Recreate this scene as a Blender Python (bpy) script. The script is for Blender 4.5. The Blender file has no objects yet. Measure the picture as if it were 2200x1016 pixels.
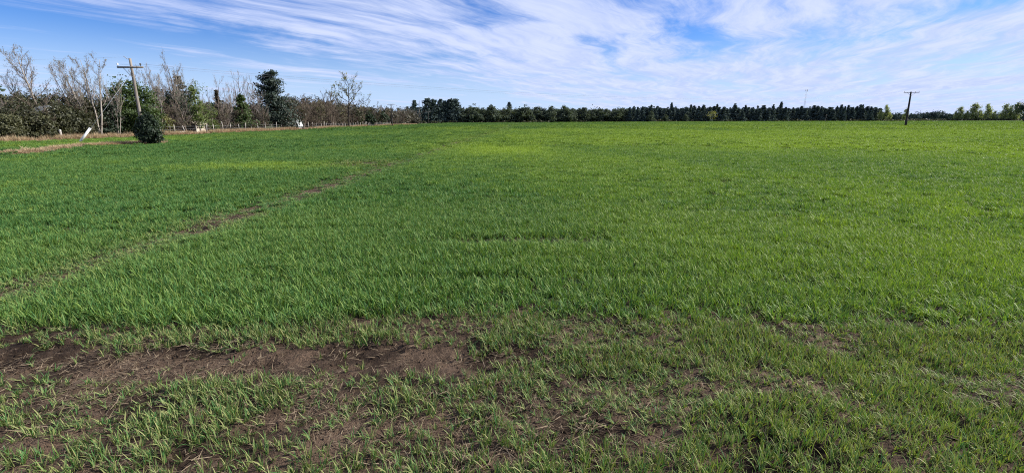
import bpy, math, random
import numpy as np
from mathutils import Vector, Matrix, Euler

# ------------------------------------------------------------------ camera, world, sun, exposure
S = bpy.context.scene
C = S.collection
F = 1000.0                      # focal length in photograph pixels (2200 wide)
CAMZ = 1.65
PITCH = math.atan(248.7 / F)
ROLL = -0.0033
cam = bpy.data.cameras.new('camera')
cam.sensor_fit = 'HORIZONTAL'; cam.sensor_width = 36.0; cam.lens = 36.0 * F / 2200.0
cam.clip_start = 0.05; cam.clip_end = 20000
camo = bpy.data.objects.new('camera', cam); C.objects.link(camo)
CAMROT = (Matrix.Rotation(math.pi / 2 - PITCH, 3, 'X') @ Matrix.Rotation(ROLL, 3, 'Z'))
camo.matrix_world = Matrix.Translation((0, 0, CAMZ)) @ CAMROT.to_4x4()
S.camera = camo

SUN_AZ, SUN_EL = math.radians(77), math.radians(33)     # azimuth clockwise from the view direction (+Y)
sundir = Vector((math.sin(SUN_AZ) * math.cos(SUN_EL), math.cos(SUN_AZ) * math.cos(SUN_EL), math.sin(SUN_EL)))
sl = bpy.data.lights.new('sun', 'SUN'); sl.energy = 5.0; sl.angle = math.radians(0.5); sl.color = (1.0, 0.95, 0.87)
so = bpy.data.objects.new('sun', sl); C.objects.link(so); so.rotation_euler = sundir.to_track_quat('Z', 'Y').to_euler()

S.view_settings.view_transform = 'Standard'; S.view_settings.look = 'None'
S.view_settings.exposure = 0.95; S.view_settings.gamma = 1.0
S.render.engine = 'CYCLES'
S.cycles.use_denoising = False; S.cycles.pixel_filter_type = 'BLACKMAN_HARRIS'; S.cycles.filter_width = 1.05
S.cycles.max_bounces = 4; S.cycles.diffuse_bounces = 1; S.cycles.transmission_bounces = 2; S.cycles.transparent_max_bounces = 8

W = bpy.data.worlds.new('World'); S.world = W; W.use_nodes = True


class NT:
    """small helper round a node tree"""
    def __init__(s, tree): s.t = tree; s.t.nodes.clear()
    def n(s, typ, **kw):
        x = s.t.nodes.new(typ)
        for k, v in kw.items(): setattr(x, k, v)
        return x
    def l(s, a, b): s.t.links.new(a, b)
    def put(s, sock, v):
        if isinstance(v, bpy.types.NodeSocket): s.l(v, sock)
        elif v is not None: sock.default_value = v
    def m(s, op, a, b=None, c=None, clamp=False):
        x = s.n('ShaderNodeMath', operation=op, use_clamp=clamp)
        for i, v in enumerate((a, b, c)): s.put(x.inputs[i], v)
        return x.outputs[0]
    def mr(s, v, a, b, c=0.0, d=1.0, smooth=True):
        x = s.n('ShaderNodeMapRange', interpolation_type='SMOOTHSTEP' if smooth else 'LINEAR', clamp=True)
        for i, q in enumerate((v, a, b, c, d)): s.put(x.inputs[i], q)
        return x.outputs[0]
    def mix(s, f, a, b, blend='MIX'):
        x = s.n('ShaderNodeMix', data_type='RGBA', blend_type=blend)
        s.put(x.inputs[0], f)
        for i, v in ((6, a), (7, b)):
            if isinstance(v, tuple) and len(v) == 3: v = (*v, 1)
            s.put(x.inputs[i], v)
        return x.outputs[2]
    def noise(s, vec, scale, detail=3, rough=0.55, dist=0.0):
        x = s.n('ShaderNodeTexNoise')
        s.put(x.inputs['Vector'], vec); x.inputs['Scale'].default_value = scale
        x.inputs['Detail'].default_value = detail; x.inputs['Roughness'].default_value = rough
        x.inputs['Distortion'].default_value = dist
        return x.outputs['Fac']
    def comb(s, x, y, z):
        c = s.n('ShaderNodeCombineXYZ')
        for i, v in enumerate((x, y, z)): s.put(c.inputs[i], v)
        return c.outputs[0]


# sky: Nishita air with a high sheet of cirrus seen in perspective (a plane far above the field)
w = NT(W.node_tree)
out = w.n('ShaderNodeOutputWorld'); bg = w.n('ShaderNodeBackground'); bg.inputs[1].default_value = 0.051
sky = w.n('ShaderNodeTexSky', sky_type='NISHITA', sun_disc=False)
sky.sun_elevation = SUN_EL; sky.sun_rotation = SUN_AZ; sky.air_density = 1.0; sky.dust_density = 0.25; sky.ozone_density = 2.2
tc = w.n('ShaderNodeTexCoord'); sp = w.n('ShaderNodeSeparateXYZ'); w.l(tc.outputs['Generated'], sp.inputs[0])
dx, dy, dz = sp.outputs
zz = w.m('ADD', w.m('MAXIMUM', dz, 0.0), 0.026)
u = w.m('DIVIDE', dx, zz); v = w.m('DIVIDE', dy, zz)
ca, sa = math.cos(math.radians(27)), math.sin(math.radians(27))
us = w.m('SUBTRACT', w.m('MULTIPLY', u, ca), w.m('MULTIPLY', v, sa))       # across the streaks
vs = w.m('ADD', w.m('MULTIPLY', u, sa), w.m('MULTIPLY', v, ca))            # along the streaks
warp = w.m('SUBTRACT', w.noise(w.comb(us, vs, 0.0), 0.35, 3), 0.5)
usw = w.m('ADD', us, w.m('MULTIPLY', warp, 1.5))
nA = w.noise(w.comb(w.m('MULTIPLY', usw, 1.5), w.m('MULTIPLY', vs, 0.34), 16.03), 0.8, 8, 0.62, 0.4)    # streaks
nB = w.noise(w.comb(us, w.m('MULTIPLY', vs, 0.62), 28.09), 0.85, 8, 0.62, 0.5)         # puffy veil
nC = w.noise(w.comb(w.m('MULTIPLY', usw, 3.0), w.m('MULTIPLY', vs, 0.5), 1.3), 1.3, 6, 0.65)     # fibres
f = w.m('ADD', w.m('ADD', w.m('MULTIPLY', nA, 0.55), w.m('MULTIPLY', nB, 0.5)), w.m('MULTIPLY', nC, 0.21))
cov = w.mr(w.m('ADD', us, w.m('MULTIPLY', vs, 0.12)), -5.5, -2.9, 0.0, 1.0)    # the sheet thins out towards one side
thr = w.m('SUBTRACT', 0.712, w.m('MULTIPLY', cov, 0.15))
cl = w.mr(w.m('SUBTRACT', f, thr), -0.11, 0.13)
cl = w.m('MULTIPLY', cl, 0.95)
haze = w.mr(dz, 0.17, 0.02)
skc = w.n('ShaderNodeHueSaturation'); skc.inputs['Saturation'].default_value = 1.3; skc.inputs['Value'].default_value = 1.0
w.l(sky.outputs[0], skc.inputs['Color'])
skb = w.mix(1.0, skc.outputs[0], (0.66, 0.89, 1.46), 'MULTIPLY')
col = w.mix(w.m('MULTIPLY', haze, 0.88), skb, (5.9, 7.7, 10.8))
cloudc = w.mix(w.mr(nC, 0.3, 0.7), (5.6, 6.7, 10.2), (7.4, 8.2, 10.8))
col = w.mix(cl, col, cloudc)
w.l(col, bg.inputs[0]); w.l(bg.outputs[0], out.inputs[0])
W.cycles.sampling_method = 'MANUAL'; W.cycles.sample_map_resolution = 512

# ------------------------------------------------------------------ pixel of the photograph -> place in the world
def ray(px, py):
    d = Vector(((px - 1100.0) / F, (508.0 - py) / F, -1.0))
    return CAMROT @ d
def ground_at(px, py):
    d = ray(px, py); t = -CAMZ / d.z
    return (d.x * t, d.y * t)
def at_y(px, py, Y):
    d = ray(px, py); t = Y / d.y
    return Vector((d.x * t, Y, CAMZ + d.z * t))
def hor(px): return 260.0 - 0.0033 * (px - 900)
def row(px, X):                 # the place at sideways distance X that shows at px on the horizon
    d = ray(px, hor(px)); return (X, X * d.y / d.x)
def at_far(px, Y):
    p = at_y(px, hor(px), Y); return (p.x, Y)
def height(px, ytop, Y): return at_y(px, ytop, Y).z

# ------------------------------------------------------------------ helpers
def tag(o, label=None, cat=None, group=None, kind=None):
    if label: o['label'] = label
    if cat: o['category'] = cat
    if group: o['group'] = group
    if kind: o['kind'] = kind
    return o
def empty(name, loc=(0, 0, 0), rz=0.0):
    o = bpy.data.objects.new(name, None); C.objects.link(o)
    o.location = loc; o.rotation_euler = (0, 0, rz); o.empty_display_size = 0.2
    return o
def mesh(name, V, Fc, mat=None, smooth=False):
    me = bpy.data.meshes.new(name)
    V = np.asarray(V, dtype=np.float32)
    if isinstance(Fc, np.ndarray):
        k = Fc.shape[1]; n = len(Fc)
        me.vertices.add(len(V)); me.vertices.foreach_set('co', V.ravel())
        me.loops.add(n * k); me.loops.foreach_set('vertex_index', Fc.astype(np.int32).ravel())
        me.polygons.add(n)
        me.polygons.foreach_set('loop_start', np.arange(0, n * k, k, dtype=np.int32))
        me.polygons.foreach_set('loop_total', np.full(n, k, dtype=np.int32))
        me.update(calc_edges=True)
    else:
        me.from_pydata([tuple(map(float, q)) for q in V], [], Fc); me.update()
    if smooth: me.polygons.foreach_set('use_smooth', np.ones(len(me.polygons), dtype=bool))
    if mat: me.materials.append(mat)
    return me
def obj(name, me, parent=None, loc=(0, 0, 0)):
    o = bpy.data.objects.new(name, me); C.objects.link(o); o.location = loc
    if parent: o.parent = parent
    return o
def merge(parts):
    Vs, Fs, n = [], [], 0
    for V, Q in parts:
        Vs.append(V); Fs.append(Q + n); n += len(V)
    return np.concatenate(Vs), np.concatenate(Fs)

# value noise for layout decisions
def _h(ix, iy, s):
    n = (ix.astype(np.int64) * 374761393 + iy.astype(np.int64) * 668265263 + s * 1442695041) & 0x7fffffff
    n = ((n ^ (n >> 13)) * 1274126177) & 0x7fffffff
    return ((n ^ (n >> 16)) & 0xffff) / 65535.0
def vn(x, y, s=0):
    x = np.asarray(x, float); y = np.asarray(y, float)
    ix = np.floor(x); iy = np.floor(y); fx = x - ix; fy = y - iy
    fx = fx * fx * (3 - 2 * fx); fy = fy * fy * (3 - 2 * fy)
    a = _h(ix, iy, s); b = _h(ix + 1, iy, s); c = _h(ix, iy + 1, s); d = _h(ix + 1, iy + 1, s)
    return (a * (1 - fx) + b * fx) * (1 - fy) + (c * (1 - fx) + d * fx) * fy
def fbm(x, y, s=0, o=3):
    t = 0; a = 0.5; tot = 0
    for i in range(o):
        t = t + a * vn(x * 2 ** i + 17.3 * i, y * 2 ** i + 5.1 * i, s + i); tot += a; a *= 0.5
    return t / tot
def sstep(x, a, b):
    t = np.clip((np.asarray(x, float) - a) / (b - a), 0, 1); return t * t * (3 - 2 * t)

# tubes along polylines
def tube(P, R, k=5, cap=True):
    P = np.asarray(P, float); n = len(P); R = np.broadcast_to(np.asarray(R, float), (n,))
    T = np.gradient(P, axis=0); T /= np.linalg.norm(T, axis=1)[:, None] + 1e-9
    ref = np.array((0.31, 0.2, 0.93)) if abs(T[0][2]) < 0.8 else np.array((0.95, 0.2, 0.1))
    A = np.cross(T, ref); A /= np.linalg.norm(A, axis=1)[:, None] + 1e-9
    B = np.cross(T, A)
    th = np.arange(k) * 2 * np.pi / k
    V = (P[:, None] + R[:, None, None] * (np.cos(th)[None, :, None] * A[:, None] + np.sin(th)[None, :, None] * B[:, None])).reshape(-1, 3)
    i = np.arange(n - 1)[:, None] * k; j = np.arange(k)[None]
    Q = np.stack([i + j, i + (j + 1) % k, i + k + (j + 1) % k, i + k + j], -1).reshape(-1, 4)
    if cap:
        V = np.concatenate([V, P[:1], P[-1:]]); a = n * k; b = a + 1; j = np.arange(0, k, 1)
        q1 = np.stack([np.full(k, a), (j + 1) % k, j, np.full(k, a)], -1)
        q2 = np.stack([np.full(k, b), (n - 1) * k + j, (n - 1) * k + (j + 1) % k, np.full(k, b)], -1)
        tri1 = q1[:, :3]; tri2 = q2[:, :3]
        return V, Q, np.concatenate([tri1, tri2])
    return V, Q, np.zeros((0, 3), int)
def tubes_mesh(name, tubes, mat, smooth=True):
    """tubes: list of (P, R, k); quads split into triangles so that caps can share the mesh"""
    parts = []
    for P, R, k in tubes:
        V, Q, T3 = tube(P, R, k)
        parts.append((V, np.concatenate([Q[:, (0, 1, 2)], Q[:, (0, 2, 3)], T3])))
    V, T = merge(parts)
    return mesh(name, V, T, mat, smooth)
def box_vf(x0, x1, y0, y1, z0, z1):
    V = np.array([(x, y, z) for x in (x0, x1) for y in (y0, y1) for z in (z0, z1)], float)
    Q = np.array([(0, 1, 3, 2), (4, 6, 7, 5), (0, 4, 5, 1), (2, 3, 7, 6), (0, 2, 6, 4), (1, 5, 7, 3)])
    return V, Q

# ------------------------------------------------------------------ materials
def newmat(name):
    m = bpy.data.materials.new(name); m.use_nodes = True
    t = NT(m.node_tree); o = t.n('ShaderNodeOutputMaterial')
    return m, t, o
def principled(t, col, rough=0.8, spec=0.3, normal=None):
    p = t.n('ShaderNodeBsdfPrincipled'); t.put(p.inputs['Base Color'], (*col, 1) if isinstance(col, tuple) and len(col) == 3 else col)
    t.put(p.inputs['Roughness'], rough); p.inputs['Specular IOR Level'].default_value = spec
    if normal: t.l(normal, p.inputs['Normal'])
    return p.outputs[0]
def simple(name, c1, c2, scale=3.0, rough=0.8, spec=0.25, bump=0.0, stretch=(1, 1, 1)):
    m, t, o = newmat(name)
    tcn = t.n('ShaderNodeTexCoord'); mp = t.n('ShaderNodeMapping'); t.l(tcn.outputs['Object'], mp.inputs[0]); mp.inputs['Scale'].default_value = stretch
    n = t.noise(mp.outputs[0], scale, 5, 0.6)
    col = t.mix(t.mr(n, 0.3, 0.7), c1, c2)
    nm = None
    if bump:
        b = t.n('ShaderNodeBump'); b.inputs['Strength'].default_value = bump; b.inputs['Distance'].default_value = 0.05
        t.l(n, b.inputs['Height']); nm = b.outputs[0]
    t.l(principled(t, col, rough, spec, nm), o.inputs[0])
    return m
def leafmat(name, c1, c2, trans=0.3, rough=0.55, spec=0.3, scale=1.2, tcol=None):
    """leaves: colour varies from clump to clump and from tree to tree"""
    m, t, o = newmat(name)
    g = t.n('ShaderNodeNewGeometry'); oi = t.n('ShaderNodeObjectInfo')
    n = t.noise(g.outputs['Position'], scale, 3, 0.6)
    fac = t.m('ADD', t.m('MULTIPLY', t.mr(n, 0.3, 0.7), 0.6), t.m('MULTIPLY', t.n('ShaderNodeNewGeometry').outputs['Random Per Island'], 0.4))
    fac = t.m('ADD', fac, t.m('MULTIPLY', t.m('SUBTRACT', oi.outputs['Random'], 0.5), 0.5), clamp=True)
    col = t.mix(fac, c1, c2)
    a = principled(t, col, rough, spec)
    tr = t.n('ShaderNodeBsdfTranslucent')
    t.put(tr.inputs[0], t.mix(1.0, col, tcol or (1.3, 1.35, 0.55), 'MULTIPLY'))
    mx = t.n('ShaderNodeMixShader'); mx.inputs[0].default_value = trans
    t.l(a, mx.inputs[1]); t.l(tr.outputs[0], mx.inputs[2]); t.l(mx.outputs[0], o.inputs[0])
    return m

M = {}
M['bark_pale'] = simple('pale_grey_bark', (0.17, 0.15, 0.125), (0.30, 0.27, 0.23), 2.0, 0.9, 0.1, 0.3, (1, 1, .3))
M['bark_brown'] = simple('brown_bark', (0.085, 0.068, 0.055), (0.17, 0.135, 0.105), 2.0, 0.9, 0.1, 0.3, (1, 1, .3))
M['bark_dark'] = simple('dark_bark', (0.03, 0.026, 0.023), (0.075, 0.062, 0.05), 2.0, 0.9, 0.1, 0.3, (1, 1, .3))
M['twig'] = simple('grey_brown_twigs', (0.15, 0.125, 0.11), (0.28, 0.24, 0.21), 0.8, 0.9, 0.1)
M['thicket'] = simple('brown_thicket_twigs', (0.075, 0.06, 0.048), (0.16, 0.125, 0.095), 0.6, 0.9, 0.1)
M['leaf_olive'] = leafmat('olive_bramble_leaves', (0.03, 0.034, 0.018), (0.088, 0.09, 0.042), 0.2)
M['leaf_brown'] = leafmat('dull_brown_olive_leaves', (0.038, 0.036, 0.027), (0.1, 0.092, 0.066), 0.15)
M['leaf_green'] = leafmat('bright_green_leaves', (0.024, 0.045, 0.014), (0.066, 0.1, 0.03), 0.3)
M['leaf_fresh'] = leafmat('fresh_spring_leaves', (0.07, 0.1, 0.03), (0.15, 0.19, 0.065), 0.35)
M['leaf_dark'] = leafmat('dark_evergreen_leaves', (0.012, 0.022, 0.012), (0.035, 0.058, 0.025), 0.15)
M['needle_blue'] = leafmat('dark_blue_green_needles', (0.018, 0.03, 0.025), (0.05, 0.072, 0.05), 0.12)
M['leaf_bud'] = leafmat('yellow_green_buds', (0.12, 0.13, 0.045), (0.22, 0.21, 0.09), 0.35)
M['leaf_grey'] = leafmat('silvery_young_leaves', (0.13, 0.12, 0.10), (0.26, 0.24, 0.2), 0.3)
M['leaf_euc'] = leafmat('eucalyptus_leaves', (0.034, 0.049, 0.038), (0.095, 0.115, 0.074), 0.2, 0.8, 0.08, scale=0.3)
M['leaf_pine'] = leafmat('pine_needles', (0.038, 0.058, 0.058), (0.078, 0.104, 0.096), 0.1, 0.9, 0.05, scale=0.3)  # bluish lift stands in for distance haze, put into the needle colour
M['leaf_poplar'] = leafmat('young_poplar_leaves', (0.13, 0.165, 0.07), (0.26, 0.29, 0.14), 0.4, scale=0.3)
M['leaf_rust'] = leafmat('brownish_cypress_scales', (0.05, 0.04, 0.028), (0.09, 0.07, 0.045), 0.15)
M['dry_grass'] = leafmat('dry_straw_grass', (0.27, 0.195, 0.115), (0.5, 0.38, 0.23), 0.3, scale=1.5, tcol=(1.1, 1.0, 0.8))
M['straw'] = leafmat('bleached_straw', (0.10, 0.072, 0.045), (0.27, 0.21, 0.14), 0.2, 0.8, 0.1, scale=6.0, tcol=(1, 1, .9))
M['pole_wood'] = simple('weathered_pole', (0.11, 0.095, 0.08), (0.24, 0.21, 0.18), 3.0, 0.85, 0.2, 0.3, (3, 3, .3))
M['pole_dark'] = simple('tarred_pole', (0.018, 0.016, 0.015), (0.045, 0.04, 0.035), 3.0, 0.8, 0.2, 0.2, (3, 3, .3))
M['steel'] = simple('galvanised_steel', (0.25, 0.26, 0.27), (0.42, 0.43, 0.44), 8.0, 0.5, 0.5)
M['white_paint'] = simple('white_painted_tube', (0.55, 0.54, 0.5), (0.82, 0.82, 0.8), 4.0, 0.5, 0.4)
M['porcelain'] = simple('porcelain', (0.6, 0.58, 0.55), (0.75, 0.74, 0.72), 6.0, 0.25, 0.5)
M['black_rubber'] = simple('black_insulator', (0.012, 0.011, 0.011), (0.03, 0.028, 0.027), 6.0, 0.5, 0.4)
M['wire'] = simple('dull_wire', (0.2, 0.2, 0.21), (0.3, 0.3, 0.31), 5.0, 0.6, 0.4)
M['post'] = simple('bleached_fence_post', (0.2, 0.18, 0.155), (0.4, 0.37, 0.33), 4.0, 0.9, 0.15, 0.3, (3, 3, .5))
M['wall_white'] = simple('whitewashed_boards', (0.36, 0.36, 0.34), (0.6, 0.6, 0.58), 1.5, 0.85, 0.2)
M['wall_beige'] = simple('beige_boards', (0.42, 0.36, 0.28), (0.56, 0.49, 0.4), 1.5, 0.85, 0.2)
M['roof_zinc'] = simple('pale_zinc_roof', (0.22, 0.25, 0.26), (0.42, 0.46, 0.47), 1.2, 0.45, 0.5)
M['glass_dark'] = simple('dark_window_glass', (0.02, 0.025, 0.03), (0.05, 0.055, 0.06), 2.0, 0.1, 0.5)
M['bird'] = simple('dark_feathers', (0.02, 0.02, 0.02), (0.06, 0.055, 0.05), 6.0, 0.8, 0.2)

# ------------------------------------------------------------------ the field
TRAM = lambda y: -5.15 + 0.031 * y            # worn wheel line running away to the left of centre
TRAM2 = lambda y: 31.5 - 0.085 * y            # darker rut to the right
def wob(x): return 0.16 * (fbm(x * 0.9, x * 0 + 3.0, 40) - 0.5) * 2 + 0.05 * np.sin(x * 1.3)
def gz(x, y):
    """height of the soil"""
    x = np.asarray(x, float); y = np.asarray(y, float)
    near = 1 - sstep(np.hypot(x, y), 7, 14)
    z = near * ((fbm(x * 1.6, y * 1.6, 2, 2) - 0.5) * 0.035 + (fbm(x * 9, y * 9, 5, 4) - 0.5) * 0.07)
    tr = np.exp(-((y - 3.0 - wob(x)) / 0.27) ** 2)            # headland wheel track across the view
    z = z - 0.03 * tr * near
    return z
def gridc(lo, hi, dense_lo, dense_hi, step, grow=1.12):
    a = list(np.arange(dense_lo, dense_hi + 1e-6, step)); s = step; q = dense_hi
    while q < hi: s *= grow; q += s; a.append(min(q, hi))
    s = step; q = dense_lo
    while q > lo: s *= grow; q -= s; a.insert(0, max(q, lo))
    return np.array(a)
gx = gridc(-6000, 6000, -5.0, 5.0, 0.04); gy = gridc(-3000, 9000, 1.2, 5.0, 0.03)
XX, YY = np.meshgrid(gx, gy)
V = np.stack([XX, YY, gz(XX, YY)], -1).reshape(-1, 3); nx = len(gx); ny = len(gy)
i = (np.arange(ny - 1)[:, None] * nx + np.arange(nx - 1)[None]).ravel()
Q = np.stack([i, i + 1, i + nx + 1, i + nx], -1)
m, t, o = newmat('field_soil')
g = t.n('ShaderNodeNewGeometry'); pos = g.outputs['Position']
s3 = t.n('ShaderNodeSeparateXYZ'); t.l(pos, s3.inputs[0])
n1 = t.noise(pos, 1.7, 4, 0.6); n2 = t.noise(pos, 22.0, 5, 0.65); n3 = t.noise(pos, 90.0, 4, 0.7)
soil = t.mix(t.mr(n1, 0.36, 0.64), (0.026, 0.0165, 0.011), (0.14, 0.095, 0.065))
soil = t.mix(t.mr(n2, 0.5, 0.8), soil, (0.16, 0.112, 0.078))
soil = t.mix(t.mr(n3, 0.55, 0.3), soil, (0.02, 0.0145, 0.011))
nf = t.noise(t.comb(t.m('MULTIPLY', s3.outputs[0], 0.05), t.m('MULTIPLY', s3.outputs[1], 0.02), 0.0), 1.0, 4, 0.6)
green = t.mix(nf, (0.055, 0.085, 0.034), (0.09, 0.125, 0.05))
soil = t.mix(t.m('MULTIPLY', t.mr(s3.outputs[1], 3.7, 4.6, 0.0, 0.75), t.mr(t.m('ABSOLUTE', t.m('SUBTRACT', t.m('ADD', s3.outputs[0], 5.15), t.m('MULTIPLY', s3.outputs[1], 0.031))), 0.35, 0.8)), soil, t.mix(nf, (0.022, 0.026, 0.011), (0.035, 0.04, 0.015)))      # ground mixed to dark green-brown under the crop, except along the wheel line
base = t.mix(t.mr(s3.outputs[1], 60, 260), soil, green)
bp = t.n('ShaderNodeBump'); bp.inputs['Strength'].default_value = 1.0; bp.inputs['Distance'].default_value = 0.05
t.l(t.m('ADD', n2, t.m('MULTIPLY', n3, 0.5)), bp.inputs['Height'])
t.l(principled(t, base, 0.95, 0.1, bp.outputs[0]), o.inputs[0])
M['soil'] = m
tag(obj('ground', mesh('ground', V, Q, M['soil'], True)), kind='structure')

# --- crop leaves
def blades(rng, base, az, length, width, th0, th1, segs=4, side=None):
    """curved leaf ribbons; all arguments arrays of n"""
    n = len(az); s = np.linspace(0, 1, segs + 1)
    th = th0[:, None] + (th1 - th0)[:, None] * s[None] ** 1.6
    dl = length[:, None] / segs
    r = np.concatenate([np.zeros((n, 1)), np.cumsum(np.sin((th[:, 1:] + th[:, :-1]) / 2) * dl, 1)], 1)
    z = np.concatenate([np.zeros((n, 1)), np.cumsum(np.cos((th[:, 1:] + th[:, :-1]) / 2) * dl, 1)], 1)
    tw = az[:, None] + (rng.uniform(-0.9, 0.9, n))[:, None] * s[None]
    ca_, sa_ = np.cos(az)[:, None], np.sin(az)[:, None]
    P = np.stack([base[:, :1] + r * ca_, base[:, 1:2] + r * sa_, base[:, 2:3] + z], -1)
    wd = width[:, None] * np.array([0.75, 1.0, 0.95, 0.7, 0.08] if segs == 4 else ([0.8, 1.0, 0.75, 0.08] if segs == 3 else [0.9, 0.85, 0.1]))[None] * 0.5
    tilt = rng.uniform(-0.5, 0.5, n)[:, None]
    Sd = np.stack([-np.sin(tw) * np.cos(tilt), np.cos(tw) * np.cos(tilt), np.sin(tilt) + 0 * tw], -1)
    L = P + Sd * wd[..., None]; R = P - Sd * wd[..., None]
    V = np.stack([L, R], 2).reshape(-1, 3)
    k = (segs + 1) * 2
    b = np.arange(n)[:, None] * k + np.arange(segs)[None] * 2
    Q = np.stack([b, b + 1, b + 3, b + 2], -1).reshape(-1, 4)
    return V, Q
def plant(rng, nb, hgt, wid):
    az = rng.uniform(0, 2 * np.pi, nb); ln = hgt * rng.uniform(0.6, 1.25, nb)
    base = np.stack([rng.normal(0, 0.008, nb), rng.normal(0, 0.008, nb), np.full(nb, -0.01)], -1)
    th0 = rng.uniform(0.05, 0.6, nb); th1 = th0 + rng.uniform(0.05, 1.0, nb) + 1.0 * (rng.uniform(0, 1, nb) < 0.2)
    return blades(rng, base, az, ln, wid * rng.uniform(0.7, 1.25, nb), th0, th1, 4)
def patch(rng, size, nb, hgt, wid, segs):
    az = rng.uniform(0, 2 * np.pi, nb); ln = hgt * rng.uniform(0.65, 1.3, nb)
    nc = max(6, nb // 9); cc = rng.uniform(-size / 2, size / 2, (nc, 2)); kk = rng.integers(0, nc, nb)
    base = np.concatenate([cc[kk] + rng.normal(0, 0.012 + 0.006 * size, (nb, 2)), np.full((nb, 1), -0.01)], 1)
    th0 = rng.uniform(0.05, 0.6, nb); th1 = th0 + rng.uniform(0.05, 1.0, nb) + 1.0 * (rng.uniform(0, 1, nb) < 0.2)
    return blades(rng, base, az, ln, wid * rng.uniform(0.7, 1.3, nb), th0, th1, segs)

m, t, o = newmat('wheat_leaf')
at = t.n('ShaderNodeAttribute', attribute_type='INSTANCER', attribute_name='tint')
ad = t.n('ShaderNodeAttribute', attribute_type='INSTANCER', attribute_name='dry')
rpi = t.n('ShaderNodeNewGeometry').outputs['Random Per Island']
f_ = t.m('ADD', at.outputs['Fac'], t.m('MULTIPLY', t.m('SUBTRACT', rpi, 0.5), 0.75), clamp=True)
lc = t.mix(f_, (0.05, 0.13, 0.037), (0.25, 0.345, 0.042))
lc = t.mix(t.m('MULTIPLY', t.mr(rpi, 0.86, 0.93), 0.22), lc, (0.24, 0.24, 0.1))
lc = t.mix(t.m('MULTIPLY', ad.outputs['Fac'], t.mr(rpi, 0.5, 0.85)), lc, (0.27, 0.22, 0.12))
a = principled(t, lc, 0.55, 0.14)
tr = t.n('ShaderNodeBsdfTranslucent'); t.l(t.mix(1.0, lc, (1.35, 1.5, 0.5), 'MULTIPLY'), tr.inputs[0])
mx = t.n('ShaderNodeMixShader'); mx.inputs[0].default_value = 0.22
t.l(a, mx.inputs[1]); t.l(tr.outputs[0], mx.inputs[2]); t.l(mx.outputs[0], o.inputs[0])
M['wheat'] = m

def scatter(name, P, rot, scl, idx, protos, attrs, mat):
    """one object: a cloud of points, on each of which a geometry-node tree sets one of the plants"""
    me = bpy.data.meshes.new(name); me.vertices.add(len(P)); me.vertices.foreach_set('co', np.asarray(P, np.float32).ravel())
    def addattr(nm, typ, a, key):
        x = me.attributes.new(nm, typ, 'POINT'); x.data.foreach_set(key, np.ascontiguousarray(a).ravel())
    addattr('rot', 'FLOAT_VECTOR', np.asarray(rot, np.float32), 'vector')
    addattr('scl', 'FLOAT_VECTOR', np.asarray(scl, np.float32), 'vector')
    addattr('idx', 'INT', np.asarray(idx, np.int32), 'value')
    for k, a_ in attrs.items(): addattr(k, 'FLOAT', np.asarray(a_, np.float32), 'value')
    ob = obj(name, me)
    ng = bpy.data.node_groups.new(name + '_scatter', 'GeometryNodeTree')
    ng.interface.new_socket('Geometry', in_out='INPUT', socket_type='NodeSocketGeometry')
    ng.interface.new_socket('Geometry', in_out='OUTPUT', socket_type='NodeSocketGeometry')
    N = ng.nodes; L = ng.links
    gi = N.new('NodeGroupInput'); go = N.new('NodeGroupOutput'); ip = N.new('GeometryNodeInstanceOnPoints'); jn = N.new('GeometryNodeJoinGeometry')
    m2p = N.new('GeometryNodeMeshToPoints'); L.new(gi.outputs[0], m2p.inputs[0])
    for pm in protos:
        po = bpy.data.objects.new(pm.name, pm)
        oi = N.new('GeometryNodeObjectInfo'); oi.inputs['Object'].default_value = po
        g2 = N.new('GeometryNodeGeometryToInstance'); L.new(oi.outputs['Geometry'], g2.inputs[0]); L.new(g2.outputs[0], jn.inputs[0])
    def na(nm, typ):
        x = N.new('GeometryNodeInputNamedAttribute'); x.data_type = typ; x.inputs[0].default_value = nm
        return [s for s in x.outputs if s.enabled and s.name == 'Attribute'][0]
    L.new(m2p.outputs[0], ip.inputs['Points']); L.new(jn.outputs[0], ip.inputs['Instance'])
    ip.inputs['Pick Instance'].default_value = True
    L.new(na('idx', 'INT'), ip.inputs['Instance Index']); L.new(na('scl', 'FLOAT_VECTOR'), ip.inputs['Scale'])
    e2r = N.new('FunctionNodeEulerToRotation'); L.new(na('rot', 'FLOAT_VECTOR'), e2r.inputs[0]); L.new(e2r.outputs[0], ip.inputs['Rotation'])
    L.new(ip.outputs[0], go.inputs[0])
    md = ob.modifiers.new('scatter', 'NODES'); md.node_group = ng
    return ob

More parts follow.
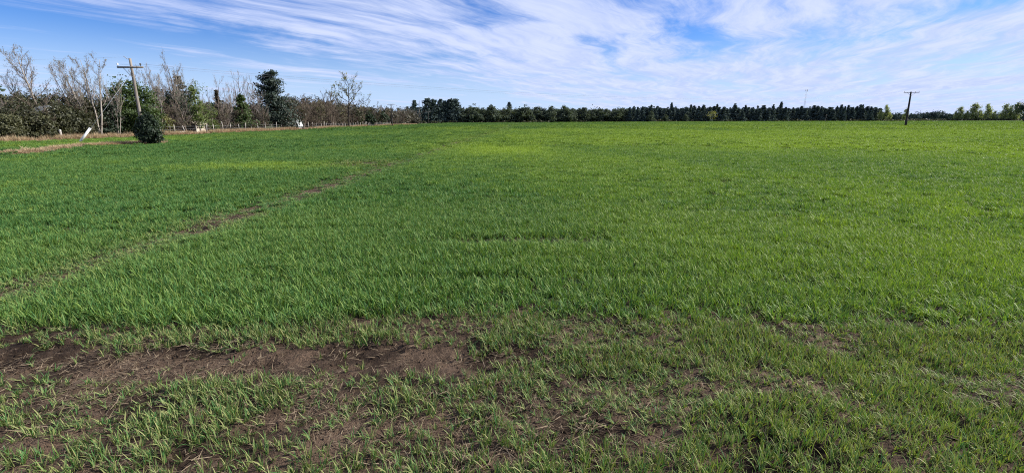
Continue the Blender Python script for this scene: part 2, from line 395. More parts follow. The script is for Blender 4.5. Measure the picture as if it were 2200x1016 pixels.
def hedge_x(y): return -41.0 - 0.008 * (y - 40) + 0.9 * (fbm(y * 0.12, y * 0 + 1, 77) - 0.5)
GP = [ground_at(40, 333), ground_at(172, 316), ground_at(338, 309)]       # dry grass ridge by the stay post
def seg_dist(x, y, a, b):
    ax, ay = a; bx, by = b; vx, vy = bx - ax, by - ay; L2 = vx * vx + vy * vy
    tt = np.clip(((x - ax) * vx + (y - ay) * vy) / L2, 0, 1)
    return np.hypot(x - ax - tt * vx, y - ay - tt * vy)
def ridge_d(x, y): return np.minimum(seg_dist(x, y, GP[0], GP[1]), seg_dist(x, y, GP[1], GP[2]))
def fields(x, y, fine=True):
    """plants per place (0..1), height factor, yellowness, dryness"""
    r = np.hypot(x, y)
    n_big = fbm(x * 0.09 + 3, y * 0.05, 11, 3); n_mid = fbm(x * 0.5, y * 0.35, 12, 3); n_sm = fbm(x * 2.2, y * 2.2, 13, 3)
    wb = wob(x)
    edge = 3.52 + wb * 0.9 - 0.07 * sstep(x, 1.5, 4.0) + 0.22 * np.exp(-((x + 0.2) / 1.3) ** 2)   # crop starts here
    inn = sstep(y, edge - 0.10, edge + 0.16)
    lf = 1 - sstep(x, -1.4, 0.2); den = inn * (0.6 + 0.4 * np.maximum(lf, sstep(y, edge, edge + 0.7)))
    if fine: den = den * (0.55 + 0.45 * sstep(fbm(x * 11, y * 11, 14, 2), 0.28, 0.55)) * (0.85 + 0.15 * np.cos(x * 2 * np.pi / 0.16))
    hg = 0.75 + 0.25 * np.maximum(lf, sstep(y, edge, edge + 0.8)); hg = hg * (1 + 0.34 * (1 - sstep(y, 5, 9)) * (0.4 + 0.6 * lf))
    hg = hg * (0.82 + 0.36 * n_mid)
    # sparse headland in front
    tuft = sstep(fbm(x * 1.7 + 7, y * 2.6, 21, 3), 0.38, 0.58)
    track = np.exp(-((y - 3.02 - wb) / 0.22) ** 4) * (1.0 - 0.7 * sstep(x, -0.7, 0.3)) * (0.7 + 0.5 * sstep(fbm(x * 0.9 + 2, y * 0 + 8, 23, 2), 0.3, 0.6))
    track2 = np.exp(-((y - 2.02 - 0.6 * wb) / 0.2) ** 2) * 0.55
    sp_ = (0.5 + 0.9 * tuft) * (1 - np.clip(track * 1.05, 0, 1)) * (1 - np.clip(track2, 0, 1)) + 0.04
    sp_ = 0.8 * sp_ * (0.5 + 0.5 * sstep(fbm(x * 9, y * 9, 15, 2), 0.3, 0.6)) * (0.9 + 0.6 * sstep(x, -0.8, 1.4)) + 0.08 * sstep(x, -0.8, 0.8)
    den = np.maximum(den, (1 - inn) * sp_)
    hg = np.where(y < edge, 0.6 + 0.6 * tuft, hg)
    # wheel lines
    tr1 = np.exp(-((x - TRAM(y) - 0.12 * (fbm(y * 0.7, y * 0, 31) - 0.5)) / (0.34 + 0.012 * y)) ** 2) * (0.4 + 0.42 * sstep(fbm(y * 0.75, y * 0 + 9, 32, 2), 0.4, 0.6))
    tr1b = np.exp(-((x - TRAM(y)) / (0.45 + 0.01 * y)) ** 2)
    tr1 = tr1 * (1 - 0.35 * sstep(y, 8, 20)); den = den * (1 - 0.9 * tr1); hg = hg * (1 - 0.68 * tr1b)
    tr2 = np.exp(-((x - TRAM2(y)) / 0.7) ** 2) * sstep(fbm(y * 0.22, y * 0 + 4, 33, 2), 0.34, 0.5) * (y > 12)
    den = den * (1 - 0.9 * tr2); hg = hg * (1 - 0.4 * tr2)
    rut = np.exp(-((y - 6.35 - 0.05 * np.sin(x * 3)) / 0.2) ** 2) * sstep(x, -1.1, -0.7) * (1 - sstep(x, 1.0, 1.4))
    den = den * (1 - 0.85 * rut); hg = hg * (1 - 0.5 * np.exp(-((y - 6.2) / 0.25) ** 2) * (np.abs(x - .1) < 1.3))
    rows = sstep(fbm(x * 0.25 + 5, y * 2.6, 35, 2), 0.66, 0.76) * sstep(y, 4.2, 5) * (1 - sstep(y, 16, 24))
    den = den * (1 - (0.5 if fine else 0.15) * rows); hg = hg * (1 - 0.35 * rows)
    gap = sstep(fbm(x * 1.6 + 31, y * 2.2, 51, 3), 0.68, 0.8)
    den = den * (1 - (0.25 if fine else 0.0) * gap); hg = hg * (1 - 0.3 * gap)
    bare = np.exp(-(((x + 6.0) / 1.1) ** 2 + ((y - 18.6) / 1.3) ** 2)); den = den * (1 - 0.75 * bare)
    # colour
    yel = np.exp(-(((x + 8.6) / 3.6) ** 2 + ((y - 17.4) / 1.7) ** 2)) * 1.1 + np.exp(-(((x + 0.3) / 2.8) ** 2 + ((y - 27) / 4) ** 2)) * 0.9
    tint = 0.10 + 0.42 * sstep(x / (r + 1), -0.35, 0.7) + 0.28 * sstep(r, 5, 40) * sstep(x / (r + 1), -0.7, 0.3) + 0.85 * (n_big - 0.5) + 0.4 * (n_mid - 0.5) + 0.55 * yel  # sunward glow put in by bearing and distance; noise and patches are crop tone
    tint = tint + 0.06 * sstep(r, 15, 50) - 0.34 * sstep(r, 60, 220)  # less yellow far out: distance haze put into the crop colour
    dry = 0.42 * (1 - inn) + 0.7 * tr1 + 0.9 * bare + 0.05
    # limits
    lim = sstep(x, hedge_x(y) + 0.2, hedge_x(y) + 1.4)
    rd = ridge_d(x, y)
    den = den * lim * sstep(rd, 0.4, 0.9)
    sz = 0.64 + 0.36 * inn
    return den, hg, np.clip(tint, 0, 1), np.clip(dry, 0, 1), sz

rng = np.random.default_rng(7)
def cloud(r0, r1, per, a=57, far=False):
    """even random points in the ring r0..r1 in front of the camera"""
    A = math.radians(a); c = per ** -0.5
    x, y = np.meshgrid(np.arange(-r1, r1, c), np.arange(0, r1, c)); x = x.ravel(); y = y.ravel()
    x = x + rng.uniform(-0.6, 0.6, len(x)) * c; y = y + rng.uniform(-0.6, 0.6, len(y)) * c
    r = np.hypot(x, y); k = (r > r0) & (r < r1) & (np.abs(np.arctan2(x, y)) < A)
    return x[k], y[k]
def plants(name, r0, r1, per, protos, hsc=1.0, a=57, minden=0.0, blend=0.1):
    x, y = cloud(r0 * (1 - blend), r1 * (1 + blend), per, a)
    r = np.hypot(x, y)
    soft = rng.uniform(1 - blend, 1 + blend, len(x))
    k = (r > r0 * soft) & (r < r1 * soft)
    x, y = x[k], y[k]
    den, hg, tint, dry, sz = fields(x, y, protos is pl0)
    k = rng.uniform(0, 1, len(x)) < den
    x, y, hg, tint, dry, sz = x[k], y[k], hg[k], tint[k], dry[k], sz[k]
    n = len(x)
    z = gz(x, y)
    s = rng.uniform(0.8, 1.2, n) * sz
    scl = np.stack([s, s, s * hg * hsc], -1)
    if protos is pl0: s_r = rng.uniform(0.45, 1.0, n) ** 0.8; scl = scl * np.where(y < 3.6, 0.55 + 0.6 * s_r, 0.8 + 0.25 * s_r)[:, None]
    rot = np.stack([rng.normal(0, 0.10, n), rng.normal(0, 0.10, n), rng.uniform(0, 6.283, n)], -1)
    tint = np.clip(tint + rng.normal(0, 0.10, n), 0, 1)
    return (np.stack([x, y, z], -1), rot, scl, rng.integers(0, len(protos), n), tint, dry)
H = 0.11
pl0 = [mesh('wheat_plant', *plant(rng, int(rng.integers(6, 11)), H, 0.0068), M['wheat'], True) for _ in range(10)]
pl1 = [mesh('wheat_patch', *patch(rng, 0.42, 340, H, 0.0085, 3), M['wheat'], True) for _ in range(6)]
pl2 = [mesh('wheat_patch_wide', *patch(rng, 1.1, 1000, H * 1.02, 0.014, 2), M['wheat'], True) for _ in range(5)]
pl3 = [mesh('wheat_patch_far', *patch(rng, 3.4, 1800, H * 1.1, 0.034, 2), M['wheat'], True) for _ in range(4)]
rings = [(1.15, 9.5, 900, pl0, 1.0), (9.5, 30, 13, pl1, 1.0), (30, 95, 1.8, pl2, 1.0), (95, 470, 0.16, pl3, 1.0)]
acc = []; off = 0; protos = []
for r0, r1, per, pr, hs in rings:
    q = plants('wheat', r0, r1, per, pr, hs); acc.append((q[0], q[1], q[2], q[3] + off, q[4], q[5])); off += len(pr); protos += pr
P, R_, S_, I_, T_, D_ = [np.concatenate([q[j] for q in acc]) for j in range(6)]
# join order of the instances is the reverse of the order of linking, so link them reversed
wc = scatter('wheat_crop', P, R_, S_, I_, protos[::-1], {'tint': T_, 'dry': D_}, M['wheat'])
tag(wc, 'young green wheat crop covering the whole field', 'crop', kind='stuff')
print('wheat instances', len(P))

# --- bleached straw lying on the bare track
def straw_bits(rng, n, size):
    az = rng.uniform(0, 6.283, n); ln = rng.uniform(0.02, 0.09, n)
    base = np.stack([rng.uniform(-size, size, n), rng.uniform(-size, size, n), rng.uniform(0.002, 0.012, n)], -1)
    th0 = rng.uniform(1.3, 1.58, n); th1 = th0 + rng.uniform(-0.1, 0.18, n)
    return blades(rng, base, az, ln, rng.uniform(0.0018, 0.0045, n), th0, th1, 2)
st = [mesh('straw_bits', *straw_bits(rng, 12, 0.09), M['straw']) for _ in range(6)]
x, y = cloud(1.2, 7.5, 150, 55)
yt_ = rng.uniform(4, 40, 2600); x = np.concatenate([x, TRAM(yt_) + rng.normal(0, 0.28, 2600), rng.normal(-6.0, 0.7, 500)]); y = np.concatenate([y, yt_, rng.normal(18.6, 0.8, 500)])
den, hg, _, dry, _ = fields(x, y)
keep = rng.uniform(0, 1, len(x)) < np.where(dry > 0.28, 0.95, 0.12) * (0.2 + 0.8 * sstep(fbm(x * 1.2, y * 2.0, 61, 2), 0.35, 0.65)) * (1 - 0.6 * sstep(x, 0.3, 1.8) * (y < 6))
x, y = x[keep], y[keep]; n = len(x)
sc_ = rng.uniform(0.7, 1.3, n)
so_ = scatter('straw_litter', np.stack([x, y, gz(x, y) + 0.004], -1), np.stack([0 * x, 0 * x, rng.uniform(0, 6.28, n)], -1), np.stack([sc_] * 3, -1), rng.integers(0, 6, n), st, {}, M['straw'])
tag(so_, 'bleached straw scattered over the bare soil of the wheel track', 'straw', kind='stuff')

# --- clods and crumbs of earth on the bare headland
def clod(rng):
    ph = (1 + 5 ** 0.5) / 2
    V = np.array([(-1, ph, 0), (1, ph, 0), (-1, -ph, 0), (1, -ph, 0), (0, -1, ph), (0, 1, ph), (0, -1, -ph), (0, 1, -ph), (ph, 0, -1), (ph, 0, 1), (-ph, 0, -1), (-ph, 0, 1)], float) / 1.9
    T = np.array([(0, 11, 5), (0, 5, 1), (0, 1, 7), (0, 7, 10), (0, 10, 11), (1, 5, 9), (5, 11, 4), (11, 10, 2), (10, 7, 6), (7, 1, 8), (3, 9, 4), (3, 4, 2), (3, 2, 6), (3, 6, 8), (3, 8, 9), (4, 9, 5), (2, 4, 11), (6, 2, 10), (8, 6, 7), (9, 8, 1)])
    return V * rng.uniform(0.55, 1.25, (12, 1)) * np.array((1, 1, 0.7)), T
cm = [mesh('soil_clod', *clod(rng), M['soil']) for _ in range(6)]
x, y = cloud(1.2, 5.2, 900, 56)
den, hg, _, dry, _ = fields(x, y)
keep = (dry > 0.25) & (rng.uniform(0, 1, len(x)) < 0.15 + 0.85 * sstep(fbm(x * 1.4 + 9, y * 1.8, 63, 3), 0.35, 0.65))
x, y = x[keep], y[keep]; n = len(x); sc_ = 0.003 + 0.014 * rng.uniform(0, 1, n) ** 3
tag(scatter('soil_clods', np.stack([x, y, gz(x, y)], -1), rng.uniform(0, 6.28, (n, 3)), np.stack([sc_] * 3, -1), rng.integers(0, 6, n), cm, {}, M['soil']), 'brown crumbs and clods of earth on the bare headland', 'soil', kind='stuff')

# --- dry grass along the foot of the hedge and on the ridge by the stay post
dg = [mesh('dry_grass_tuft', *patch(rng, 0.6, 110, 0.5, 0.02, 3), M['dry_grass'], True) for _ in range(4)]
yy = rng.uniform(26, 215, 8000) ** 1.0
xx = hedge_x(yy) - np.abs(rng.normal(0, 0.8, len(yy))) + 0.4
k = rng.uniform(0, 1, len(yy)) < 0.08 + 0.75 * sstep(fbm(yy * 0.22, yy * 0, 71, 3), 0.35, 0.65)
xx, yy = xx[k], yy[k]; hs = rng.uniform(0.35, 1.25, len(xx))
xr, yr = [], []
for a_, b_ in ((GP[0], GP[1]), (GP[1], GP[2])):
    nn = 90 if a_ is GP[0] else 240
    tt = rng.uniform(0, 1, nn); xr.append(a_[0] + tt * (b_[0] - a_[0]) + rng.normal(0, 0.28, nn)); yr.append(a_[1] + tt * (b_[1] - a_[1]) + rng.normal(0, 0.28, nn))
xr = np.concatenate(xr); yr = np.concatenate(yr)
xx = np.concatenate([xx, xr]); yy = np.concatenate([yy, yr]); hs = np.concatenate([hs, rng.uniform(0.25, 0.5, len(xr))])
n = len(xx)
dgo = scatter('dry_grass', np.stack([xx, yy, 0 * xx], -1), np.stack([rng.normal(0, .15, n), rng.normal(0, .15, n), rng.uniform(0, 6.28, n)], -1), np.stack([np.ones(n), np.ones(n), hs], -1), rng.integers(0, 4, n), dg, {}, M['dry_grass'])
tag(dgo, 'dry straw-coloured grass along the foot of the hedge', 'dry grass', kind='stuff')

# ------------------------------------------------------------------ trees
def curve_pts(rng, p, d, L, n, up=0.0, wander=0.12):
    P = [np.array(p, float)]; d = np.array(d, float); d /= np.linalg.norm(d)
    for _ in range(n):
        d = d + rng.normal(0, wander, 3) + np.array((0, 0, up)); d /= np.linalg.norm(d)
        P.append(P[-1] + d * L / n)
    return np.array(P), d
def bare_tree(seed, H=9.0, stems=1, limbs=11, spread=0.33, first=0.25, up=0.10, lean=(0, 0), sub=9, twigs=8, r0=0.016, tw=0.0065, steep=0.75):
    """leafless tree: trunk tubes and crown tubes (limbs, branches, twigs); also the twig ends"""
    rng = np.random.default_rng(seed); trunk, crown, ends = [], [], []
    for s in range(stems):
        a0 = rng.uniform(0, 6.28); sp_ = 0.0 if stems == 1 else rng.uniform(0.10, 0.34)
        Hs = H * (1 if s == 0 else rng.uniform(0.7, 0.97))
        d = np.array((math.cos(a0) * sp_ + lean[0], math.sin(a0) * sp_ + lean[1], 1.0))
        P, _ = curve_pts(rng, (0.1 * math.cos(a0) * (stems > 1), 0.1 * math.sin(a0) * (stems > 1), -0.15), d, Hs * 0.93, 10, 0.02, 0.05)
        rr = r0 * Hs * (1 if stems == 1 else 0.72)
        R = rr * np.linspace(1, 0.12, 11) ** 0.9; R[0] *= 1.35
        trunk.append((P, R, 6))
        for q in range(limbs if stems == 1 else max(4, int(limbs * 0.6))):
            tpos = first + (0.97 - first) * (q + rng.uniform(0, 1)) / (limbs if stems == 1 else max(4, int(limbs * 0.6)))
            f = tpos * 10; i0 = min(int(f), 9); b = P[i0] + (P[i0 + 1] - P[i0]) * (f - i0)
            az = q * 2.4 + rng.uniform(-0.6, 0.6) + a0; el = steep + rng.uniform(-0.25, 0.3)
            L = Hs * spread * (1.15 - 0.72 * tpos) * rng.uniform(0.75, 1.25)
            dd = (math.cos(az) * math.cos(el), math.sin(az) * math.cos(el), math.sin(el))
            Pl, _ = curve_pts(rng, b, dd, L, 6, up, 0.10)
            rl = max(R[i0] * 0.5, tw * 1.8); crown.append((Pl, rl * np.linspace(1, 0.3, 7), 4))
            for w_ in range(sub):
                f2 = 0.2 + 0.8 * (w_ + rng.uniform(0, 1)) / sub; g2 = f2 * 6; j0 = min(int(g2), 5)
                bb = Pl[j0] + (Pl[j0 + 1] - Pl[j0]) * (g2 - j0); dirv = Pl[j0 + 1] - Pl[j0]; dirv /= np.linalg.norm(dirv)
                d2 = dirv + rng.normal(0, 0.55, 3) + np.array((0, 0, 0.25))
                L2 = L * rng.uniform(0.28, 0.5) * (1.1 - 0.4 * f2)
                Pb, _ = curve_pts(rng, bb, d2, L2, 4, up * 1.2, 0.12)
                crown.append((Pb, max(rl * 0.4, tw) * np.linspace(1, 0.5, 5), 3))
                for e in range(twigs):
                    f3 = 0.15 + 0.85 * rng.uniform(0, 1); g3 = f3 * 4; k0 = min(int(g3), 3)
                    b3 = Pb[k0] + (Pb[k0 + 1] - Pb[k0]) * (g3 - k0); dv = Pb[k0 + 1] - Pb[k0]; dv /= np.linalg.norm(dv)
                    d3 = dv + rng.normal(0, 0.5, 3) + np.array((0, 0, 0.25))
                    Pt, _ = curve_pts(rng, b3, d3, L2 * rng.uniform(0.3, 0.65), 2, up, 0.15)
                    crown.append((Pt, tw * np.array((0.8, 0.65, 0.35)), 3)); ends.append(Pt[-1]); ends.append(Pt[1])
    return trunk, crown, np.array(ends)
def cards(rng, P, N, size, aspect=1.6):
    """small leaf-sized four-sided faces at P facing roughly N"""
    n = len(P); N = N + rng.normal(0, 0.7, (n, 3)); N /= np.linalg.norm(N, axis=1)[:, None] + 1e-9
    A = np.cross(N, rng.normal(0, 1, (n, 3))); A /= np.linalg.norm(A, axis=1)[:, None] + 1e-9
    B = np.cross(N, A); s = (size * rng.uniform(0.6, 1.35, n))[:, None]
    bend = N * s * rng.uniform(-0.3, 0.3, n)[:, None]
    V = np.stack([P - A * s * 0.5 * aspect, P + B * s * 0.42 + bend, P + A * s * 0.5 * aspect, P - B * s * 0.42 + bend], 1).reshape(-1, 3)
    return V, np.arange(n * 4).reshape(n, 4)
def lobed(rng, lobes, clumps, per, leaf, jag=0.25, shell=0.5, cr=0.2, aspect=1.6):
    """leaf clumps spread through a set of ellipsoids"""
    lobes = np.array(lobes, float); wgt = (lobes[:, 3] * lobes[:, 4] * lobes[:, 5]) ** (2 / 3); wgt /= wgt.sum()
    pick = rng.choice(len(lobes), clumps, p=wgt); D = rng.normal(0, 1, (clumps, 3)); D /= np.linalg.norm(D, axis=1)[:, None]
    r = (shell + (1 - shell) * rng.uniform(0, 1, clumps) ** 0.6) * (1 + rng.normal(0, jag * 0.5, clumps))
    Cc = lobes[pick, :3] + D * r[:, None] * lobes[pick, 3:]
    R = cr * lobes[pick, 3:].mean(1) * rng.uniform(0.6, 1.4, clumps)
    P = np.repeat(Cc, per, 0) + rng.normal(0, 1, (clumps * per, 3)) * np.repeat(R, per)[:, None] * np.array((1, 1, 0.8))
    Nn = np.repeat(D, per, 0) * 0.7 + np.array((0, 0, 0.35))
    P[:, 2] = np.maximum(P[:, 2], 0.03)
    return cards(rng, P, Nn, leaf, aspect)
def conifer(rng, H, R, whorls, per, leafs, leaf, droop=-0.1, base=0.06, ragged=0.3, power=0.85, upt=0.1):
    """needle tree: tiers of sprays round a stem. returns needles (V,Q) and limb tubes"""
    Ps, Ns, tb = [], [], []
    for a in range(whorls):
        tq = base + (1 - base) * (a + rng.uniform(-0.3, 0.3)) / whorls; tq = min(max(tq, base), 0.985)
        Lr = R * (1 - tq) ** power * 1.0 + 0.06 * R
        for b in range(per):
            az = rng.uniform(0, 6.283); L = Lr * rng.uniform(1 - ragged, 1 + ragged * 0.6); el = droop + rng.uniform(-0.15, 0.25) + 0.35 * tq
            d = np.array((math.cos(az) * math.cos(el), math.sin(az) * math.cos(el), math.sin(el)))
            p0 = np.array((0, 0, H * tq)); s = rng.uniform(0.18, 1.0, leafs) ** 0.8
            P = p0 + d * (s * L)[:, None] + rng.normal(0, 1, (leafs, 3)) * (0.10 * L + 0.07 * R * 0.5) * np.array((1, 1, 0.55)) + np.array((0, 0, 1)) * (upt * s * s * L)[:, None]
            Ps.append(P); Ns.append(np.tile(d * 0.4 + np.array((0, 0, 0.7)), (leafs, 1)))
            tb.append((np.array([p0, p0 + d * L * 0.5, p0 + d * L * 0.92 + np.array((0, 0, upt * L * .8))]), np.array((0.008, 0.005, 0.002)) * H, 3))
    P = np.concatenate(Ps); P[:, 2] = np.maximum(P[:, 2], 0.05)
    return cards(rng, P, np.concatenate(Ns), leaf, 2.0), tb
def trunk_mesh(H, r, mat, rng=None, top=0.9, lean=(0, 0), name='trunk'):
    rng = rng or np.random.default_rng(1)
    P, _ = curve_pts(rng, (0, 0, -0.15), (lean[0], lean[1], 1), H * top, 8, 0.02, 0.03)
    R = r * np.linspace(1, 0.15, 9); R[0] *= 1.3
    return tubes_mesh(name, [(P, R, 7)], mat)
def tree(name, label, parts, loc, sx=1.0, sz=1.0, rz=0.0, group=None, cat='tree', sy=None):
    e = empty(name, (loc[0], loc[1], 0), rz); e.scale = (sx, sy or sx, sz); tag(e, label, cat, group)
    for pn, me in parts:
        q_ = obj(pn, me, e)
        if pn == 'limbs': q_['kind'] = 'stuff'
    return e

rs = random.Random(3)
# bare tree kinds, each nine metres high, shared by the individuals
def kind(seed, bark, twigm, leafm=None, nleaf=0, leaf=0.05, **kw):
    tr_, cr_, ends = bare_tree(seed, **kw)
    parts = [('trunk', tubes_mesh('trunk', tr_, bark)), ('branches', tubes_mesh('branches', cr_, twigm, False))]
    if leafm:
        r_ = np.random.default_rng(seed + 500); k_ = r_.integers(0, len(ends), nleaf)
        P_ = ends[k_] + r_.normal(0, 0.06, (nleaf, 3))
        V_, Q_ = cards(r_, P_, r_.normal(0, 1, (nleaf, 3)), leaf, 1.8)
        parts.append(('leaves', mesh('leaves', V_, Q_, leafm)))
    return parts
BARE = [
    kind(101, M['bark_pale'], M['twig'], M['leaf_grey'], 1500, 0.055, lean=(-0.10, 0), limbs=13, spread=0.34, first=0.3, steep=0.85, up=0.10),
    kind(102, M['bark_pale'], M['twig'], M['leaf_grey'], 1700, 0.055, stems=4, limbs=12, spread=0.30, first=0.3, steep=0.95, lean=(-0.06, 0), up=0.10),
    kind(103, M['bark_pale'], M['twig'], None, stems=3, limbs=12, spread=0.28, first=0.22, steep=0.95, up=0.12),
    kind(104, M['bark_brown'], M['twig'], None, stems=2, limbs=12, spread=0.36, first=0.25, steep=0.7),
    kind(105, M['bark_brown'], M['twig'], M['leaf_grey'], 900, 0.05, stems=1, limbs=13, spread=0.36, first=0.22, steep=0.7),
    kind(106, M['bark_brown'], M['twig'], None, stems=5, limbs=10, spread=0.30, first=0.15, steep=0.8, sub=6, twigs=5),
]
BARE += [kind(141 + i_, M['bark_brown'], M['thicket'], M['leaf_bud'] if i_ == 2 else None, 350, 0.12, stems=3 + i_, limbs=12, spread=0.34, first=0.15, steep=0.8, r0=0.02, tw=0.017, sub=8, twigs=7) for i_ in range(3)]
SHRUB = [kind(120 + i_, M['bark_brown'], M['thicket'], M['leaf_olive'] if i_ == 1 else None, 700, 0.09, H=4.2, stems=8, limbs=9, spread=0.42, first=0.06, steep=0.55, sub=6, twigs=6, r0=0.012, tw=0.010, up=0.06) for i_ in range(3)]
def bare(k, px, ytop, X, label, w_=1.0, rz=None, group=None, name='bare_tree'):
    if px >= 600: k = 6 + k % 3
    loc = row(px, X); h = height(px, ytop, loc[1])
    return tree(name, label, BARE[k], loc, h / 9.0 * w_, h / 9.0, rs.uniform(0, 6.28) if rz is None else rz, group)
def shrub(k, px, ytop, X, label, w_=1.0, group=None, name='leafless_shrub'):
    loc = row(px, X); h = height(px, ytop, loc[1])
    return tree(name, label, SHRUB[k], loc, h / 4.2 * w_, h / 4.2, rs.uniform(0, 6.28), group, 'shrub')

# ---- along the hedge, from the photograph's left edge away to the far end
bare(0, 100, 96, -46, 'tall bare pale tree at the hedge\'s near end, its crown blown to the left', 1.0, 0.3)
bare(2, 6, 158, -45, 'bare twiggy tree cut off by the photo\'s left edge', 1.1)
bare(1, 207, 97, -43.2, 'many-stemmed bare tree beside the white stay post', 0.95, 0.0)
bare(2, 250, 160, -43.5, 'slim bare tree standing against the bright green broadleaf tree', 0.75)
bare(2, 345, 128, -45, 'pale bare tree rising just behind the near utility pole', 0.8)
bare(4, 392, 126, -46, 'tall bare tree with specks of leaf, between near pole and small dark conifer', 0.85)
bare(3, 400, 200, -42.6, 'low spreading brown bare tree in front of the dark conifers', 1.0)
bare(3, 470, 155, -46, 'bare tree with open forked top above the yellow-green poplar', 0.85)
bare(5, 488, 205, -42.6, 'short bare many-stemmed tree beside the rusty narrow cypress', 0.9)
bare(3, 537, 146, -46, 'tall bare tree left of the big blue-green conifer', 0.95)
bare(4, 552, 170, -44, 'thin bare tree touching the big blue-green conifer', 0.6)
bare(5, 622, 178, -45, 'bare tree sticking out right behind the big blue-green conifer', 0.7)
bare(5, 650, 205, -44, 'low bare tree behind the white shack\'s gable', 1.1)
bare(2, 692, 190, -44, 'upright fan-shaped bare tree left of the lone leafing tree', 0.9)
bare(4, 712, 200, -43, 'bare tree half hidden by the leafing tree\'s yellow-green side', 0.8)
bare(2, 779, 212, -44.5, 'thin pale bare tree right of the lone leafing tree', 0.9)
bare(2, 806, 222, -45, 'thin pale bare tree above the round dark bushes', 0.9)
bare(5, 829, 214, -45, 'pale feathery bare tree left of the middle utility pole', 0.75)

bare(0, 60, 150, -47.5, 'thin bare tree between the blown pale tree and the photo\'s left edge', 0.9, 0.2)
bare(2, 140, 165, -46, 'slim bare tree left of the many-stemmed tree', 0.8)
bare(1, 190, 112, -45, 'bare tree crowding the left side of the many-stemmed tree', 0.85, 0.4)
bare(2, 225, 150, -45.5, 'bare tree between the many-stemmed tree and the bright green tree', 0.8)
bare(1, 322, 134, -46.5, 'pale wispy bare tree seen right of the near pole\'s crossarm', 0.75)
bare(1, 370, 140, -47, 'bare tree with a full twiggy crown left of the small dark conifer', 0.85)
bare(4, 415, 160, -48, 'bare tree rising behind the small dark conifer', 0.8)
bare(5, 450, 175, -47, 'bushy bare tree behind the light green shrub', 0.9)
bare(2, 500, 165, -47, 'slender bare tree left of the green cone-shaped conifer', 0.9)
bare(5, 520, 160, -47.5, 'bare tree directly behind the green cone-shaped conifer', 0.9)
bare(3, 560, 190, -42.8, 'low bare tree at the foot of the big blue-green conifer', 0.9)
bare(5, 668, 200, -46, 'twiggy bare tree in the middle of the brown thicket', 1.0)
bare(5, 735, 205, -46, 'pale bare tree behind the lone leafing tree', 0.9)
bare(1, 638, 208, -46, 'brown bare tree rising directly over the small white shack', 1.0)
bare(4, 705, 196, -46.5, 'tall brown bare tree between fan-shaped tree and leafing tree', 0.9)
bare(5, 763, 214, -46, 'brown bare tree over the dark bush right of the leafing tree', 0.9)
bare(3, 795, 224, -46, 'brown bare tree over the smaller round dark bush', 0.9)
bare(4, 816, 226, -46.5, 'brown bare tree over the darkest bush', 0.8)
bare(5, 850, 232, -47, 'brown bare tree just right of the middle utility pole', 0.9)
bare(3, 871, 233, -49, 'last brown bare tree before the hedge\'s far end', 0.9)
# lone leafing tree
loc = row(749, -41.8); h = height(737, 163, loc[1])
tr_, cr_, ends = bare_tree(131, H=9.0, stems=1, limbs=17, spread=0.44, first=0.36, steep=0.5, up=0.07, lean=(-0.10, 0), sub=8, twigs=6, r0=0.019, tw=0.009)
r_ = np.random.default_rng(77); k_ = r_.integers(0, len(ends), 1500); wl = 1 - sstep(ends[k_][:, 0], -2.2, 1.0) * 0.75
k_ = k_[r_.uniform(0, 1, len(k_)) < wl]
V_, Q_ = cards(r_, ends[k_] + r_.normal(0, 0.08, (len(k_), 3)), r_.normal(0, 1, (len(k_), 3)), 0.16, 1.6)
tree('leafing_tree', 'lone dark-trunked tree with new yellow-green leaves, standing before the brown thicket',
     [('trunk', tubes_mesh('trunk', tr_, M['bark_dark'])), ('branches', tubes_mesh('branches', cr_, M['bark_dark'], False)), ('leaves', mesh('leaves', V_, Q_, M['leaf_bud']))], loc, h / 9 * 1.05, h / 9)

def broad(name, label, px, ytop, X, wpx, matn, seed, clumps=150, per=34, leaf=0.16, bottom=0.05, nl=9, trunk='bark_brown', cat='tree', lobes=None, cr=0.2, aspect=1.6):
    """leafy tree or bush sized from its width and top in the photograph"""
    loc = row(px, X); h = height(px, ytop, loc[1]); rr = wpx / 2 / F * loc[1]
    r_ = np.random.default_rng(seed)
    if lobes is None:
        lobes = [(0, 0, h * 0.55, rr * 0.72, rr * 0.72, h * 0.42)]
        for a in range(nl):
            az = r_.uniform(0, 6.28); q = r_.uniform(0.3, 0.62); zc = h * (bottom + (0.86 - bottom) * (a + 0.5) / nl)
            sh = 1 - 0.55 * max(0, (zc / h - 0.45) / 0.55)
            lobes.append((rr * q * sh * math.cos(az), rr * q * sh * math.sin(az), zc, rr * 0.45, rr * 0.45, h * 0.16))
    V_, Q_ = lobed(r_, lobes, clumps, per, leaf, cr=cr, aspect=aspect)
    e = tree(name, label, [('trunk', trunk_mesh(h, 0.014 * h + 0.03, M[trunk], r_, 0.8)), ('crown', mesh('crown', V_, Q_, M[matn]))], loc, cat=cat)
    return e
def needle(name, label, px, ytop, X, wpx, matn, seed, whorls=22, per=8, leafs=26, leaf=0.2, loc=None, sc=None, **kw):
    loc = loc or row(px, X); h = height(px, ytop, loc[1]); rr = wpx / 2 / F * loc[1]
    r_ = np.random.default_rng(seed)
    (V_, Q_), tb = conifer(r_, h, rr, whorls, per, leafs, leaf, **kw)
    return tree(name, label, [('trunk', trunk_mesh(h, 0.014 * h, M['bark_dark'], r_, 0.93)), ('limbs', tubes_mesh('limbs', tb, M['bark_dark'])), ('crown', mesh('crown', V_, Q_, M[matn]))], loc)

